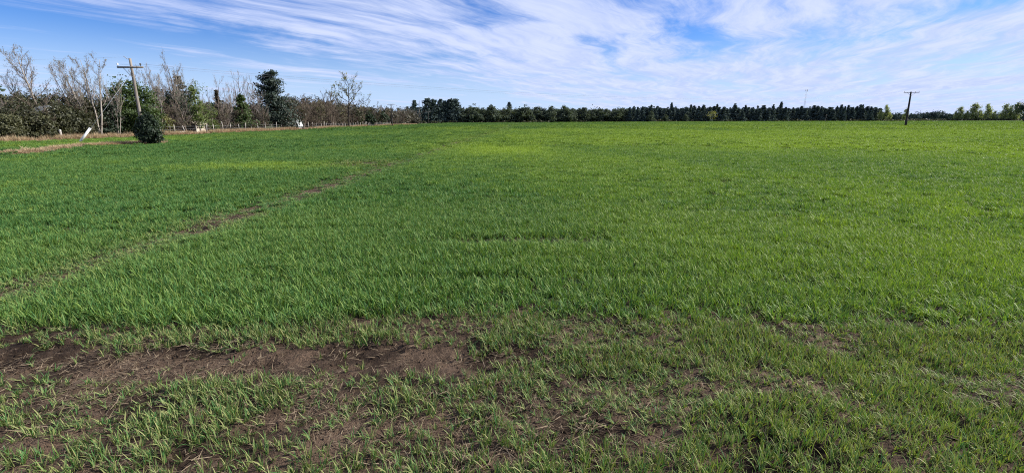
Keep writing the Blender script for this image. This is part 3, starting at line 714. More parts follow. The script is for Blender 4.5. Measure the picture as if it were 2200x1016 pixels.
broad('broadleaf_tree', 'dense bright green broadleaf tree behind the near utility pole', 285, 176, -44.5, 118, 'leaf_green', 201, 260, 42, 0.17)
broad('dark_broadleaf_tree', 'dark green leafy bush under the bright green broadleaf tree', 232, 215, -44.2, 60, 'leaf_dark', 202, 120, 36, 0.16)
needle('conifer_tree', 'small dark conifer with ragged top among the bare trees', 398, 163, -49, 60, 'needle_blue', 203, 20, 7, 26, 0.2)
broad('dark_evergreen_tree', 'wide dark evergreen behind the low spreading bare tree', 372, 183, -47.5, 82, 'leaf_dark', 204, 200, 40, 0.18)
broad('yellow_green_poplar', 'narrow yellow-green tree with pale slim trunk by the fence', 428, 172, -43, 36, 'leaf_fresh', 205, 110, 30, 0.13, trunk='bark_pale', nl=12, bottom=0.25)
broad('leafing_shrub', 'light green leafing shrub behind the fence, right of the yellow-green tree', 455, 222, -43.2, 44, 'leaf_fresh', 206, 70, 24, 0.11, cat='shrub', trunk='bark_pale')
needle('rusty_cypress', 'narrow rusty brown cypress between two bare trees', 474, 192, -46, 22, 'leaf_rust', 207, 18, 6, 22, 0.17, droop=0.7, power=0.5)
needle('green_conifer', 'fresh green cone-shaped conifer left of the big dark one', 524, 203, -43.6, 52, 'leaf_green', 208, 20, 8, 24, 0.18, droop=0.15, ragged=0.4)
needle('big_conifer', 'biggest dark blue-green conifer on the hedge line, with stepped outline', 590, 156, -44.0, 86, 'needle_blue', 209, 19, 8, 60, 0.22, droop=-0.02, ragged=0.55, power=0.55, upt=0.16, base=0.1)
broad('upright_bush', 'dark dense upright bush at the foot of the near utility pole', 316, 243, -26.6, 54, 'leaf_dark', 210, 230, 40, 0.085, bottom=0.1, cat='shrub', lobes=[(0, 0, .45, .68, .68, .5), (.05, 0, 1.0, .72, .7, .6), (0.02, 0, 1.5, .58, .58, .55), (-.02, 0, 1.95, .36, .36, .45), (.22, -.15, .8, .45, .45, .6), (-.26, .15, .7, .45, .45, .5), (.5, 0, 1.35, .28, .28, .4), (-.45, -.2, 1.5, .25, .25, .4), (.2, -.3, 2.05, .22, .22, .45), (-.22, .1, 2.25, .2, .2, .4), (.62, -.2, .6, .3, .3, .4), (-.66, -.1, .9, .28, .28, .4)], cr=0.2)
broad('dark_bush', 'dark bush right behind the lone leafing tree\'s trunk', 768, 233, -44, 32, 'leaf_olive', 211, 80, 26, 0.25, cat='shrub')
broad('dark_bush', 'smaller of two round dark bushes left of the middle utility pole', 795, 240, -43.5, 28, 'leaf_dark', 212, 80, 26, 0.28, cat='shrub')
broad('dark_bush', 'darkest bush just left of the middle utility pole', 820, 236, -43.5, 34, 'leaf_dark', 213, 80, 26, 0.3, cat='shrub')
needle('far_conifer', 'small far conifer right of the middle utility pole', 857, 231, -56, 16, 'leaf_pine', 214, 12, 6, 16, 0.5)
needle('far_conifer', 'small far conifer left of the tall pine clump', 876, 229, -56, 20, 'leaf_pine', 215, 12, 6, 16, 0.55)
broad('olive_evergreen', 'olive evergreen patch inside the brown thicket', 684, 219, -46.5, 34, 'leaf_olive', 216, 90, 28, 0.22)
broad('pale_shrub', 'pale yellowish low shrub right of the dark upright bush by the fence', 362, 243, -43.2, 40, 'leaf_bud', 217, 45, 20, 0.10, cat='shrub')

# brown leafless shrubs filling the hedge line
shr = [(350, 205, -46, 'left of the wide dark evergreen'), (380, 215, -44, 'before the wide dark evergreen'), (410, 222, -44.5, 'under the small dark conifer'), (446, 215, -45.5, 'behind the light green leafing shrub'), (470, 225, -43.4, 'at the foot of the rusty cypress'),
       (505, 220, -44.5, 'at the green cone-shaped conifer\'s left side'), (545, 222, -44.5, 'between the green and the big dark conifer'), (560, 228, -43, 'at the big conifer\'s left foot'), (600, 235, -43, 'before the big conifer'), (618, 218, -44, 'at the big conifer\'s right side'),
       (635, 213, -44, 'over the small white shack'), (652, 214, -43.2, 'just right of the small white shack'), (664, 208, -45, 'left of the olive evergreen patch'), (680, 212, -43.5, 'before the olive evergreen patch'), (700, 213, -45, 'right of the olive evergreen patch'),
       (716, 220, -43.6, 'left of the lone leafing tree\'s trunk'), (732, 224, -44.5, 'right behind the lone leafing tree\'s trunk'), (755, 228, -45, 'at the right foot of the lone leafing tree'), (782, 234, -45.5, 'left of the pale low shed'), (808, 238, -45, 'over the pale low shed'),
       (848, 241, -45, 'just right of the middle utility pole'), (864, 239, -46, 'between middle pole and hedge end'), (879, 237, -48, 'second from the hedge\'s far end'), (893, 243, -52, 'last at the hedge\'s far end')]
for k, (px, yt, X, wh) in enumerate(shr):
    shrub(k % 3, px, yt - (7 if px > 600 else 3), X, 'brown leafless shrub in the fence thicket, ' + wh, 1.25, 'leafless shrubs along the fence')
# dull brown-olive bushes closing the hedge line behind
bk = [(345, 222, 'behind the near utility pole\'s upright bush'), (395, 215, 'below the small dark conifer'), (440, 222, 'behind the light green shrub'), (490, 222, 'right of the rusty cypress'), (540, 220, 'right of the green cone-shaped conifer'), (615, 222, 'right of the big blue-green conifer'), (640, 219, 'behind the small white shack'),
      (668, 217, 'left of the upright fan-shaped bare tree'), (694, 220, 'below the upright fan-shaped bare tree'), (716, 224, 'left of the lone leafing tree'), (744, 228, 'behind the lone leafing tree'), (772, 232, 'right of the lone leafing tree'), (800, 238, 'behind the pale low shed'), (832, 240, 'behind the middle utility pole'), (858, 243, 'right of the middle utility pole'), (882, 244, 'at the hedge\'s far end')]
for k, (px, yt, wh) in enumerate(bk):
    broad('hedge_bush', 'dull brown-olive bush in the hedge ' + wh, px, yt - (8 if px > 600 else 2), -48.5, 46, 'leaf_brown', 260 + k, 90, 34, 0.13 + 0.0006 * max(0, px - 400), cat='shrub', bottom=0.0, cr=0.3).__setitem__('group', 'brown-olive bushes at the back of the hedge')
# olive bramble bushes of the near hedge
ol = [(8, 212, -47, 'back bush at the photo\'s left edge'), (50, 208, -48, 'back bush left of the zinc-roofed house'), (95, 212, -47, 'back bush below the blown pale tree'), (140, 214, -46, 'back bush halfway between blown tree and many-stemmed tree'), (178, 216, -45.5, 'back bush just left of the many-stemmed tree'),
      (30, 232, -44.6, 'lower front bush below the house roof\'s left end'), (118, 236, -44.5, 'lower front bush above the short white boundary post'), (160, 238, -44.2, 'lower front bush above the stay post'), (75, 252, -44.3, 'lowest bush before the zinc-roofed house'), (0, 256, -43.8, 'lowest bush in the photo\'s left edge')]
for k, (px, yt, X, wh) in enumerate(ol):
    broad('bramble_bush', 'olive-brown bramble, ' + wh, px, yt - 12, X, 84, 'leaf_olive', 230 + k, 130, 40, 0.13, cat='shrub', bottom=0.0, cr=0.24).__setitem__('group', 'bramble bushes of the near hedge')
for k, (px, yt, wh) in enumerate(((20, 195, 'nearest the photo\'s left edge'), (70, 200, 'above the zinc-roofed house'), (130, 200, 'between blown tree and many-stemmed tree'), (180, 202, 'beside the many-stemmed tree'))):
    shrub(k % 3, px, yt, -44.6, 'leafless shrub poking out of the bramble hedge ' + wh, 1.2, 'leafless shrubs in the bramble hedge')

# distant wood that closes the view behind the hedge
def wood(name, label, spots, mat, seed, fn, trunkm=None):
    r_ = np.random.default_rng(seed); parts = []
    for (x, y, h, rr) in spots:
        V_, Q_ = fn(r_, h, rr); V_ = V_ + np.array((x, y, 0)); parts.append((V_, Q_))
    V_, Q_ = merge(parts)
    return tag(obj(name, mesh(name, V_, Q_, mat)), label, 'wood', kind='stuff')
def round_crown(r_, h, rr, leaf=0.9, clumps=26, per=12):
    lob = [(0, 0, h * 0.5, rr * 0.8, rr * 0.8, h * 0.45)] + [(rr * 0.5 * math.cos(a), rr * 0.5 * math.sin(a), h * r_.uniform(0.25, 0.8), rr * 0.5, rr * 0.5, h * 0.18) for a in r_.uniform(0, 6.28, 4)]
    return lobed(r_, lob, clumps, per, leaf, shell=0.35, cr=0.25)
def pine_crown(r_, h, rr, leaf=0.8, whorls=10, per=5, leafs=8):
    return conifer(r_, h, rr, whorls, per, leafs, leaf, base=0.1, power=0.75)[0]
r_ = np.random.default_rng(41)
wood('distant_wood', 'far dark wood glimpsed behind the hedge', [(-75 - r_.uniform(0, 22), y_, r_.uniform(5.5, 7.6), r_.uniform(2.6, 4.0)) for y_ in np.arange(36, 300, 3.0)], M['leaf_dark'], 42, lambda a, h, rr: round_crown(a, h, rr, 0.55, 30, 16))

# ---- the far edge of the field
YF = lambda px: float(np.interp(px, [880, 1000, 1300, 1700, 2100, 2300], [330, 345, 405, 455, 470, 470]))
rk = np.random.default_rng(55)
def far_kind(kindn, seed):
    r_ = np.random.default_rng(seed)
    if kindn == 'euc':
        h, rr = 12, 4.2
        lob = [(r_.normal(0, 1.2), r_.normal(0, 1.2), z, rr * q, rr * q, 1.9) for z, q in ((2.6, 0.62), (4.3, 0.74), (6.2, 0.72), (8.2, 0.6), (10.2, 0.38))] + [(r_.normal(0, 2.2), r_.normal(0, 2), r_.uniform(2, 8), 1.8, 1.8, 1.5) for _ in range(5)]
        V_, Q_ = lobed(r_, lob, 170, 18, 0.6, shell=0.45, cr=0.26); return [('trunk', trunk_mesh(h, 0.2, M['bark_pale'], r_, 0.85)), ('crown', mesh('crown', V_, Q_, M['leaf_euc']))]
    if kindn == 'pine':
        (V_, Q_), tb = conifer(r_, 13, 3.6, 17, 6, 15, 0.6, base=0.07, power=0.85, ragged=0.4); return [('trunk', trunk_mesh(13, 0.2, M['bark_dark'], r_, 0.93)), ('crown', mesh('crown', V_, Q_, M['leaf_pine']))]
    if kindn == 'bigpine':
        (V_, Q_), tb = conifer(r_, 16, 4.0, 20, 8, 20, 0.6, base=0.05, power=0.5, ragged=0.45, upt=0.3); return [('trunk', trunk_mesh(16, 0.28, M['bark_dark'], r_, 0.93)), ('crown', mesh('crown', V_, Q_, M['leaf_pine']))]
    if kindn == 'poplar':
        h, rr = 14, 2.6
        lob = [(r_.normal(0, 0.4), r_.normal(0, 0.4), z, rr * q, rr * q, 1.8) for z, q in ((2.2, 0.8), (4.2, 1.0), (6.4, 1.0), (8.6, 0.85), (10.6, 0.65), (12.4, 0.4))]
        V_, Q_ = lobed(r_, lob, 130, 16, 0.5, shell=0.2, cr=0.38); return [('trunk', trunk_mesh(h, 0.17, M['bark_pale'], r_, 0.93)), ('crown', mesh('crown', V_, Q_, M['leaf_poplar']))]
    if kindn == 'barepoplar':
        tr_, cr_, _ = bare_tree(seed, H=14, stems=1, limbs=16, spread=0.16, first=0.2, steep=1.2, sub=5, twigs=3, tw=0.03); return [('trunk', tubes_mesh('trunk', tr_, M['bark_pale'])), ('branches', tubes_mesh('branches', cr_, M['bark_pale'], False))]
FK = {k: [far_kind(k, 300 + 10 * j + q) for q in range(n_)] for j, (k, n_) in enumerate((('euc', 4), ('pine', 4), ('bigpine', 3), ('poplar', 3), ('barepoplar', 1)))}
NH = dict(euc=12, pine=13, bigpine=16, poplar=14, barepoplar=14)
def far(kindn, name, label, px, ytop, dy=0.0, w_=1.0, group=None, Y=None):
    Y = (Y or YF(px)) + dy; loc = at_far(px, Y); h = height(px, ytop, Y); s = h / NH[kindn]
    return tree(name, label, FK[kindn][rk.integers(0, len(FK[kindn]))], loc, s * w_, s, rk.uniform(0, 6.28), group)
# tall pine clump beyond the hedge's end
for px, yt, w_, lb in ((892, 216, .8, 'slim dark pine at the hedge end of the tall pine clump'), (920, 212, 1.25, 'broad pine with twin tops in the tall pine clump'), (934, 214, 1.2, 'broad pine in the middle of the tall pine clump'),
                       (948, 214, .95, 'slim pine between the two broad masses of the tall pine clump'), (957, 217, .9, 'shorter slim pine in the tall pine clump'), (968, 213, 1.2, 'broad pine near the far end of the tall pine clump'), (980, 213, 1.2, 'last broad pine of the tall pine clump, next to the eucalyptus row')):
    far('bigpine', 'tall_pine', lb, px, yt, 0, w_, 'tall pine clump')
for px, yt in ((904, 214), (909, 216)): far('barepoplar', 'bare_poplar', ('taller' if px == 904 else 'shorter') + ' thin bare poplar showing pale behind the tall pine clump', px, yt, 8, 1.0, 'bare poplars behind the pines')
for px, yt in ((1017, 230), (1022, 230), (1028, 231)): far('barepoplar', 'bare_poplar', 'thin pale bare poplar behind the eucalyptus row, ' + {1017: 'nearest the pine clump', 1022: 'middle of three', 1028: 'farthest from the pine clump'}[px], px, yt, 25, 1.1, 'bare poplars behind the eucalyptus')
# eucalyptus row
ex = [990, 1006, 1022, 1036, 1053, 1064, 1079, 1096, 1113, 1126, 1138, 1151, 1166, 1183, 1198, 1213, 1228, 1243, 1256, 1270, 1290, 1304, 1318, 1331, 1346]
ey = [236, 226, 236, 238, 229, 228, 231, 232, 228, 234, 236, 230, 234, 231, 236, 230, 236, 235, 233, 236, 235, 236, 237, 235, 238]
ORD = 'first second third fourth fifth sixth seventh eighth ninth tenth eleventh twelfth thirteenth fourteenth fifteenth sixteenth seventeenth eighteenth nineteenth twentieth twenty-first twenty-second twenty-third twenty-fourth twenty-fifth'.split()
for px, yt, od in zip(ex, ey, ORD): far('euc', 'eucalyptus_tree', od + ' grey-green eucalyptus from the tall pine clump in the far row', px, yt - 1.5, rk.uniform(-4, 6), rk.uniform(1.15, 1.6), 'eucalyptus row at the far field edge')
far('bigpine', 'twin_conifer', 'dark pointed conifer rising above the eucalyptus row', 1094, 220, 25, 0.7)
far('euc', 'tall_eucalyptus', 'taller eucalyptus with a crooked tip in the eucalyptus row', 1214, 226, 10, 0.6)
# plantation: front row of pines, with the emergent ones told apart
px = 1352
while px < 1884:
    yt = 232.0 + rk.normal(0, 3.4) - (2.5 if 1790 < px < 1862 else 0); far('pine', 'plantation_pine', 'dark pine in the front row of the plantation', px, yt, rk.uniform(-6, 10), rk.uniform(0.85, 1.6), 'front row of the pine plantation'); px += rk.uniform(7, 11)
for px, yt, lb in ((1441, 221, 'tall pointed pine above the plantation, tallest of its middle'), (1482, 225, 'pine with leaning tip above the plantation, right of the tallest'), (1511, 226, 'narrow pine tip above the plantation beside the round-topped one'), (1538, 224, 'round-topped pine above the plantation behind the lone brown tree'),
                   (1599, 226, 'broad ragged pine top standing out of the even plantation'), (1674, 219, 'tallest crooked pine of the plantation, left of the mast'), (1795, 228, 'pointed pine near the plantation\'s right end'), (1849, 225, 'taller pine at the plantation\'s right end')):
    far('pine', 'emergent_pine', lb, px, yt, 14, 0.85, 'pines rising above the plantation')
for px, yt, lb in ((1398, 240, 'olive tree before the dark plantation, nearest the eucalyptus row'), (1429, 246, 'low olive tree before the plantation under the tallest pointed pine'), (1473, 246, 'olive bush before the plantation, left of the lone brown tree')):
    far('euc', 'olive_tree', lb, px, yt, -8, 1.1)
loc = at_far(1528, 400); h = height(1528, 239, 400); r_ = np.random.default_rng(61)
V_, Q_ = round_crown(r_, h, 4.6, 0.6, 40, 10); V_[:, 2] = V_[:, 2] * 0.72 + h * 0.28
tree('lone_brown_tree', 'lone brownish round tree standing before the dark plantation', [('trunk', trunk_mesh(h, 0.3, M['bark_dark'], r_, 0.6)), ('crown', mesh('crown', V_, Q_, M['leaf_bud']))], loc)
# poplars at the right
for px, yt, w_, lb in ((1890, 238, .9, 'short pale poplar closing the pine plantation'), (1901, 227, .95, 'tall pale poplar beside the end of the pine plantation'), (1911, 243, 1.0, 'lowest pale poplar left of the right-hand utility pole'), (1944, 234, .9, 'pale poplar directly behind the right-hand utility pole'),
                       (2052, 240, 1.1, 'first low pale poplar right of the dark low wood'), (2060, 230, 1.2, 'first tall pale poplar right of the dark low wood'), (2074, 240, 1.3, 'low pale poplar left of the broadest poplar'), (2089, 223, 1.5, 'broadest pale poplar of the right-hand group'), (2103, 238, 1.3, 'low pale poplar right of the broadest poplar'),
                       (2118, 225, 1.1, 'slim tall pale poplar in the middle of the right-hand group'), (2134, 240, 1.3, 'low pale poplar in the dip of the right-hand group'), (2156, 224, 1.1, 'tall pale poplar third from the dark edge tree'), (2168, 228, 1.0, 'pale poplar second from the dark edge tree'), (2181, 223, 1.2, 'tall pale poplar next to the dark edge tree')):
    far('poplar', 'pale_poplar', lb, px, yt - 1.5, 0, w_ * 0.9, 'pale poplars at the far right')
# dark round tree at the right edge
Y = 250; loc = at_far(2200, Y); h = height(2200, 216, Y); r_ = np.random.default_rng(62)
V_, Q_ = round_crown(r_, h, 5.2, 0.5, 130, 18); V_[:, 2] = V_[:, 2] * 0.8 + h * 0.2
tree('dark_edge_tree', 'dark round-crowned tree cut by the photo\'s right edge', [('trunk', trunk_mesh(h, 0.35, M['bark_dark'], r_, 0.6)), ('crown', mesh('crown', V_, Q_, M['leaf_dark']))], loc)
# woods behind the front rows
sp_ = []
for px in np.arange(985, 1360, 2.4):
    Y = YF(px) + rk.uniform(12, 45); x_, y_ = at_far(px, Y); sp_.append((x_, y_, height(px, 234.0 + rk.normal(0, 2.6), Y), rk.uniform(3, 5)))
wood('eucalyptus_wood', 'mass of eucalyptus wood behind the front row', sp_, M['leaf_euc'], 71, round_crown)
sp_ = []
for px in np.arange(1340, 1890, 1.9):
    Y = YF(px) + rk.uniform(10, 50); x_, y_ = at_far(px, Y); sp_.append((x_, y_, height(px, 232.5 + rk.normal(0, 2.4), Y), rk.uniform(2.6, 4.2)))
for px in np.arange(880, 1000, 5.0):
    Y = YF(px) + rk.uniform(15, 40); x_, y_ = at_far(px, Y); sp_.append((x_, y_, height(px, 230.0 + rk.normal(0, 2.0), Y), rk.uniform(3, 4)))
wood('pine_wood', 'dark mass of pine plantation behind its front row', sp_, M['leaf_pine'], 72, pine_crown)
sp_ = []
for px in np.arange(1880, 2230, 3.2):
    Y = 500 + rk.uniform(0, 60); x_, y_ = at_far(px, Y)
    yt = np.interp(px, [1880, 1905, 1925, 1950, 1985, 2010, 2030, 2060, 2230], [240, 244, 243, 246, 241, 238, 243, 246, 244]) + rk.normal(0, 1.0)
    sp_.append((x_, y_, height(px, yt, Y), rk.uniform(3.5, 5.5)))
wood('low_dark_wood', 'low dark wood beyond the right-hand utility pole', sp_, M['leaf_pine'], 73, round_crown)
sp_ = []
for px in np.arange(880, 2230, 3.0):
    Y = YF(px) - 3 + rk.uniform(-2, 3); x_, y_ = at_far(px, Y); sp_.append((x_, y_, rk.uniform(0.9, 2.4), rk.uniform(1.4, 2.8)))
wood('far_undergrowth', 'low undergrowth along the foot of the far woods', sp_, M['leaf_olive'], 74, lambda a, h, rr: round_crown(a, h, rr, 0.5, 10, 8))

# ------------------------------------------------------------------ utility poles, wires, stay
def ibox(parent, name, mat, *b):
    return obj(name, mesh(name, *box_vf(*b), mat), parent)
def insulator_mesh(mat):
    P = np.zeros((8, 3)); P[:, 2] = (-0.12, 0.0, 0.03, 0.06, 0.085, 0.115, 0.155, 0.19)
    return tubes_mesh('insulator', [(P, np.array((0.014, 0.014, 0.065, 0.07, 0.045, 0.065, 0.055, 0.02)), 8)], mat)
def pole(name, label, loc, h, rz, arm, mat, lean=(0, 0), armz=0.3, r=0.13, top_fit=True, ins=((-1, 'porcelain'), (0.55, 'porcelain'), (1, 'porcelain')), brace=(-1,)):
    e = empty(name, (loc[0], loc[1], 0), rz); tag(e, label, 'utility pole', 'utility poles round the field')
    P = np.array([(lean[0] * q * h, lean[1] * q * h, q * h - (0.2 if q == 0 else 0)) for q in np.linspace(0, 1, 7)])
    obj('shaft', tubes_mesh('shaft', [(P, r * np.linspace(1.15, 0.72, 7), 10)], mat), e)
    tx, ty, tz = lean[0] * (h - armz), lean[1] * (h - armz), h - armz
    ca_ = ibox(e, 'crossarm', mat, -arm, arm, -0.055, 0.055, -0.06, 0.06); ca_.location = (tx, ty - r * 0.9 - 0.03, tz)
    for b in brace:
        obj('brace', tubes_mesh('brace', [(np.array([(tx + b * arm * 0.55, ty - r - 0.02, tz - 0.05), (tx + b * 0.02, ty - r * .8, tz - 0.75)]), 0.022, 5)], M['steel']), e)
    ims = {}
    for q, mm in ins:
        if mm not in ims: ims[mm] = insulator_mesh(M[mm])
        obj('insulator', ims[mm], e, (tx + q * (arm - 0.06), ty - r * 0.9 - 0.03, tz + 0.12))
    if top_fit:
        obj('top_bracket', tubes_mesh('top_bracket', [(np.array([(lean[0] * h, lean[1] * h, h - 0.1), (lean[0] * h - 0.25, lean[1] * h, h - 0.02), (lean[0] * h - 0.45, lean[1] * h, h + 0.16)]), 0.025, 6)], M['steel']), e)
    return e
PL = row(303, -30.4); HL = height(275, 126, PL[1])
pole('utility_pole', 'near utility pole rising behind the dark upright bush, with braced crossarm', PL, HL, 0.06, 0.98, M['pole_wood'], armz=0.68, r=0.12, lean=(0.01, 0), ins=((-1, 'porcelain'), (0.88, 'black_rubber')))
PR = ground_at(1945, 273.5); HR = height(1955, 197.5, PR[1])
pole('utility_pole', 'dark utility pole standing alone in the crop at the right', PR, HR, -0.10, 1.5, M['pole_dark'], armz=0.16, r=0.19, lean=(-0.03, 0), top_fit=False, ins=((-1, 'porcelain'), (0.5, 'porcelain'), (1, 'porcelain')), brace=(-1, 1))
PM = ground_at(843, 272); HM = height(839, 224, PM[1])
pole('utility_pole', 'middle utility pole at the far end of the fence', PM, HM, 0.1, 1.1, M['pole_dark'], armz=0.12, r=0.16, top_fit=False, brace=(-1, 1))
PF = ground_at(921, 267); HF = height(920, 240, PF[1])
pole('utility_pole', 'smallest far utility pole before the tall pine clump', PF, HF, 0.1, 1.2, M['pole_dark'], armz=0.12, r=0.2, top_fit=False, brace=())
Y = 300; pt = at_far(1774, Y); e_ = height(1774, 246, Y)
pole('utility_pole', 'faint thin pole before the plantation right of the mast', pt, e_, 0.1, 0.35, M['pole_wood'], armz=0.2, r=0.1, top_fit=False, brace=(), ins=())

def wire(label, a, b, sag, r=0.012, group='wires of the power line'):
    a = np.array(a, float); b = np.array(b, float); s = np.linspace(0, 1, 40)
    P = a + (b - a) * s[:, None]; P[:, 2] -= sag * 4 * s * (1 - s)
    return tag(obj('overhead_wire', tubes_mesh('overhead_wire', [(P, r, 4)], M['wire'])), label, 'wire', group)
zl = HL - 0.68 + 0.25; zr = HR - 0.16 + 0.25
wire('upper overhead wire sagging across the sky from near pole to right-hand pole', (PL[0] + 0.85, PL[1], zl), (PR[0] - 1.4, PR[1], zr), 2.1, 0.006)
wire('overhead wire from the near pole\'s far arm tip across to right-hand pole', (PL[0] - 0.9, PL[1], zl), (PR[0] + 1.4, PR[1], zr), 2.3, 0.004)
wire('overhead wire leaving the near pole\'s top out of the photo to the left', (PL[0] - 0.4, PL[1], HL + 0.1), (PL[0] - 60, PL[1] - 14, HL + 0.3), 1.0, 0.004)
for k in range(2):
    a = at_y(-260, 182 + 5 * k, 58); wire('thin wire passing behind the near hedge\'s bare trees' if k == 0 else 'lower thin wire passing behind the near hedge\'s bare trees', a, (PM[0] - 1 + 2 * k, PM[1], HM + 0.05), 0.9, 0.012)
wire('overhead wire between the middle and the far pole', (PM[0] + 0.9, PM[1], HM + 0.05), (PF[0] + 0.9, PF[1], HF + 0.05), 1.2, 0.012)
# stay of the near pole with its white guard tube
G0 = ground_at(171, 308.5); top = np.array((PL[0] + 0.07, PL[1], HL - 1.0)); g0 = np.array((G0[0], G0[1], 0.0))
dv = (top - g0); dv /= np.linalg.norm(dv)
tag(obj('stay_wire', tubes_mesh('stay_wire', [(np.array([g0 + dv * 0.02, g0 + dv * 3, top]), 0.011, 5)], M['steel'])), 'slanting stay wire from the white post up to the near pole', 'wire')
gu = empty('stay_guard_post', (g0[0], g0[1], 0)); tag(gu, 'white painted leaning guard post round the foot of the stay', 'post')
obj('tube', tubes_mesh('tube', [(np.array([dv * 0.1 * -1, dv * 0.7, dv * 1.42]) + np.array((0.0, -0.06, 0)), 0.085, 10)], M['white_paint']), gu)
obj('cap', tubes_mesh('cap', [(np.array([dv * 1.42, dv * 1.47]) + np.array((0.0, -0.06, 0)), 0.09, 10)], M['white_paint']), gu)

# ------------------------------------------------------------------ fence
fe = empty('wire_fence', (-42, 60, 0)); tag(fe, 'old wire fence with bleached wooden posts along the hedge', 'fence')
pm = [tubes_mesh('post', [(np.array([(0, 0, -0.2), (0.01, 0, 0.6), (0.0, 0.02, 1.22 + 0.12 * q)]), np.array((0.06, 0.058, 0.05)) * (0.85 + 0.15 * q), 7)], M['post']) for q in range(3)]
y = 55.0; tops = []
while y < 172:
    x = float(hedge_x(np.array(y))) - 0.9
    o_ = obj('post', pm[rs.randrange(3)], fe, (x + 42, y - 60, 0)); o_.rotation_euler = (rs.gauss(0, 0.05), rs.gauss(0, 0.07), rs.uniform(0, 6.28)); o_.scale = (1, 1, rs.uniform(0.85, 1.15))
    tops.append((x + 42, y - 60)); y += rs.uniform(1.7, 2.4)
for z in (0.35, 0.7, 1.05):
    obj('wire', tubes_mesh('wire', [(np.array([(a, b, z) for a, b in tops]), 0.006, 3)], M['steel']), fe)
lp = row(125, -42.6); e = empty('boundary_post', (lp[0], lp[1], 0)); tag(e, 'short white boundary post in the dry grass left of the stay post', 'post')
obj('stake', tubes_mesh('stake', [(np.array([(0, 0, -0.1), (-0.02, 0, 0.85)]), np.array((0.10, 0.09)), 8)], M['post']), e)
obj('cap', tubes_mesh('cap', [(np.array([(-0.02, 0, 0.85), (-0.021, 0, 0.93)]), np.array((0.11, 0.08)), 8)], M['white_paint']), e)

# ------------------------------------------------------------------ small buildings behind the hedge
def hut(name, label, px, X, w_, d_, hw, hr, wall, roof, rz=0.0, win=True):
    loc = row(px, X); e = empty(name, (loc[0], loc[1], 0), rz); tag(e, label, 'shed')
    V_ = [(-w_, -d_, 0), (w_, -d_, 0), (w_, d_, 0), (-w_, d_, 0), (-w_, -d_, hw), (w_, -d_, hw), (w_, d_, hw), (-w_, d_, hw), (0, -d_, hr), (0, d_, hr)]
    obj('wall', mesh('wall', V_, [(0, 1, 5, 8, 4), (2, 3, 7, 9, 6), (1, 2, 6, 5), (3, 0, 4, 7)], wall), e)
    ro = 0.25; sl_ = (hr - hw) / w_
    for sgn in (-1, 1):
        x0, z0 = sgn * (w_ + ro), hw - sl_ * ro + 0.03; z1 = hr + 0.03
        V2 = [(x0, -d_ - ro, z0), (x0, d_ + ro, z0), (0, d_ + ro, z1), (0, -d_ - ro, z1), (x0, -d_ - ro, z0 + 0.06), (x0, d_ + ro, z0 + 0.06), (0, d_ + ro, z1 + 0.06), (0, -d_ - ro, z1 + 0.06)]
        obj('roof_sheet', mesh('roof_sheet', V2, [(0, 1, 2, 3), (7, 6, 5, 4), (0, 4, 5, 1), (1, 5, 6, 2), (2, 6, 7, 3), (3, 7, 4, 0)], roof), e)
    if win:
        f_ = ibox(e, 'window', M['wall_white'], -w_ * 0.35, w_ * 0.35, -d_ - 0.05, -d_ - 0.003, hw * 0.42, hw * 0.85)
        ibox(f_, 'pane', M['glass_dark'], -w_ * 0.28, w_ * 0.28, -d_ - 0.055, -d_ - 0.052, hw * 0.48, hw * 0.79)
    return e
hut('shed', 'low house with pale zinc roof half hidden in the near hedge', 70, -48, 1.6, 3.2, 2.0, 3.1, M['wall_white'], M['roof_zinc'], 1.2)
hut('shed', 'small white shack with pointed gable among the brown thicket', 641, -42.9, 0.24, 0.36, 1.2, 1.8, M['wall_white'], M['roof_zinc'], -0.4, False)
hut('shed', 'beige box-like hut behind the fence by the yellow-green tree', 424, -44.2, 0.6, 0.6, 1.3, 1.6, M['wall_beige'], M['wall_beige'], -0.5)
hut('shed', 'pale low shed behind the fence left of the middle utility pole', 800, -47, 1.2, 1.6, 1.5, 2.0, M['wall_white'], M['roof_zinc'], -0.2)
tr0 = row(381, -42.0); e = empty('water_trough', (tr0[0], tr0[1], 0), 0.3); tag(e, 'white trough lying between two fence posts', 'trough')
for nm, b in (('bottom', (-0.55, 0.55, -0.25, 0.25, 0.10, 0.14)), ('side', (-0.55, 0.55, -0.29, -0.25, 0.10, 0.46)), ('side', (-0.55, 0.55, 0.25, 0.29, 0.10, 0.46)), ('end', (-0.59, -0.55, -0.29, 0.29, 0.10, 0.46)), ('end', (0.55, 0.59, -0.29, 0.29, 0.10, 0.46)), ('foot', (-0.45, -0.35, -0.22, 0.22, 0, 0.098)), ('foot', (0.35, 0.45, -0.22, 0.22, 0, 0.098))):
    ibox(e, nm, M['wall_white'], *b)

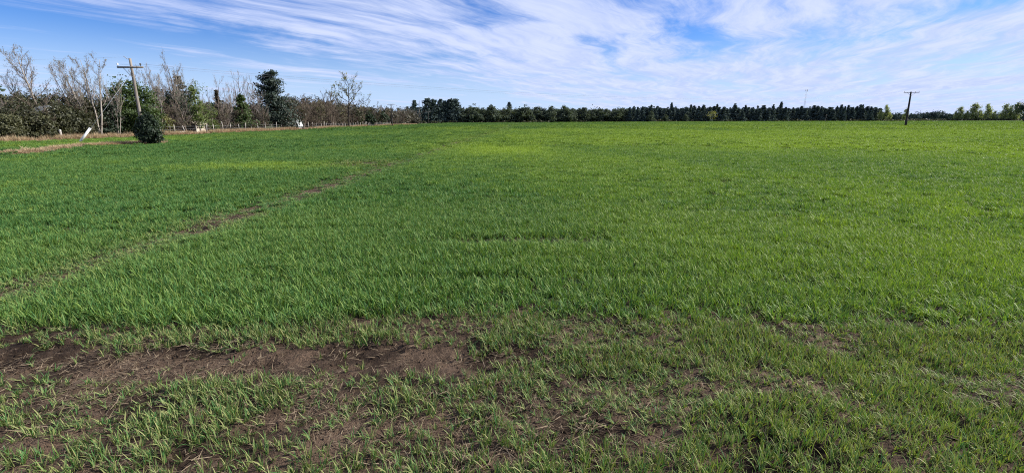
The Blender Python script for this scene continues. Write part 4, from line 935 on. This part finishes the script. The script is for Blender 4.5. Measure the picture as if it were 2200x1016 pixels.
# ------------------------------------------------------------------ radio mast behind the plantation
Y = 620; mp_ = at_far(1724.5, Y); mh = height(1729, 193, Y); e = empty('radio_mast', (mp_[0], mp_[1], 0)); tag(e, 'thin lattice radio mast rising behind the pine plantation', 'mast')
wm = 0.75; cs = [(wm * math.cos(a), wm * math.sin(a)) for a in (0.5, 2.594, 4.689)]
for c_ in cs: obj('leg', tubes_mesh('leg', [(np.array([(c_[0] * 1.2, c_[1] * 1.2, 0), (c_[0], c_[1], mh)]), 0.09, 5)], M['steel']), e)
br = []
for q in range(18):
    z0, z1 = mh * q / 18, mh * (q + 1) / 18
    for a in range(3):
        c0, c1 = cs[a], cs[(a + 1) % 3]; br.append((np.array([(c0[0], c0[1], z0), (c1[0], c1[1], z1)]), 0.045, 3)); br.append((np.array([(c0[0], c0[1], z1), (c1[0], c1[1], z1)]), 0.04, 3))
obj('bracing', tubes_mesh('bracing', br, M['steel']), e)
for a in (0.5, 2.594, 4.689): obj('antenna_panel', tubes_mesh('antenna_panel', [(np.array([(1.7 * math.cos(a), 1.7 * math.sin(a), mh - 2.2), (1.7 * math.cos(a), 1.7 * math.sin(a), mh + 0.3)]), 0.28, 6)], M['steel']), e)

# ------------------------------------------------------------------ bird
b = at_y(1254, 205, 95)
Vb = [(0.0, 0.22, 0), (0.05, 0.05, 0.03), (-0.05, 0.05, 0.03), (0.05, 0.05, -0.04), (-0.05, 0.05, -0.04), (0.03, -0.15, 0.01), (-0.03, -0.15, 0.01), (0.0, -0.3, 0.0), (0.28, 0.06, 0.12), (0.55, -0.08, 0.05), (0.26, -0.08, 0.10), (-0.28, 0.06, 0.12), (-0.55, -0.08, 0.05), (-0.26, -0.08, 0.10), (0, -0.14, -0.04)]
Fb = [(0, 2, 1), (0, 1, 3), (0, 4, 2), (0, 3, 4), (1, 2, 6, 5), (3, 14, 4), (1, 5, 14, 3), (2, 4, 14, 6), (5, 6, 7), (6, 14, 7), (14, 5, 7), (1, 8, 10, 5), (8, 9, 10), (2, 6, 13, 11), (11, 13, 12)]
tag(obj('bird', mesh('bird', Vb, Fb, M['bird']), None, b), 'tiny dark bird flying in the sky above the eucalyptus row', 'bird')
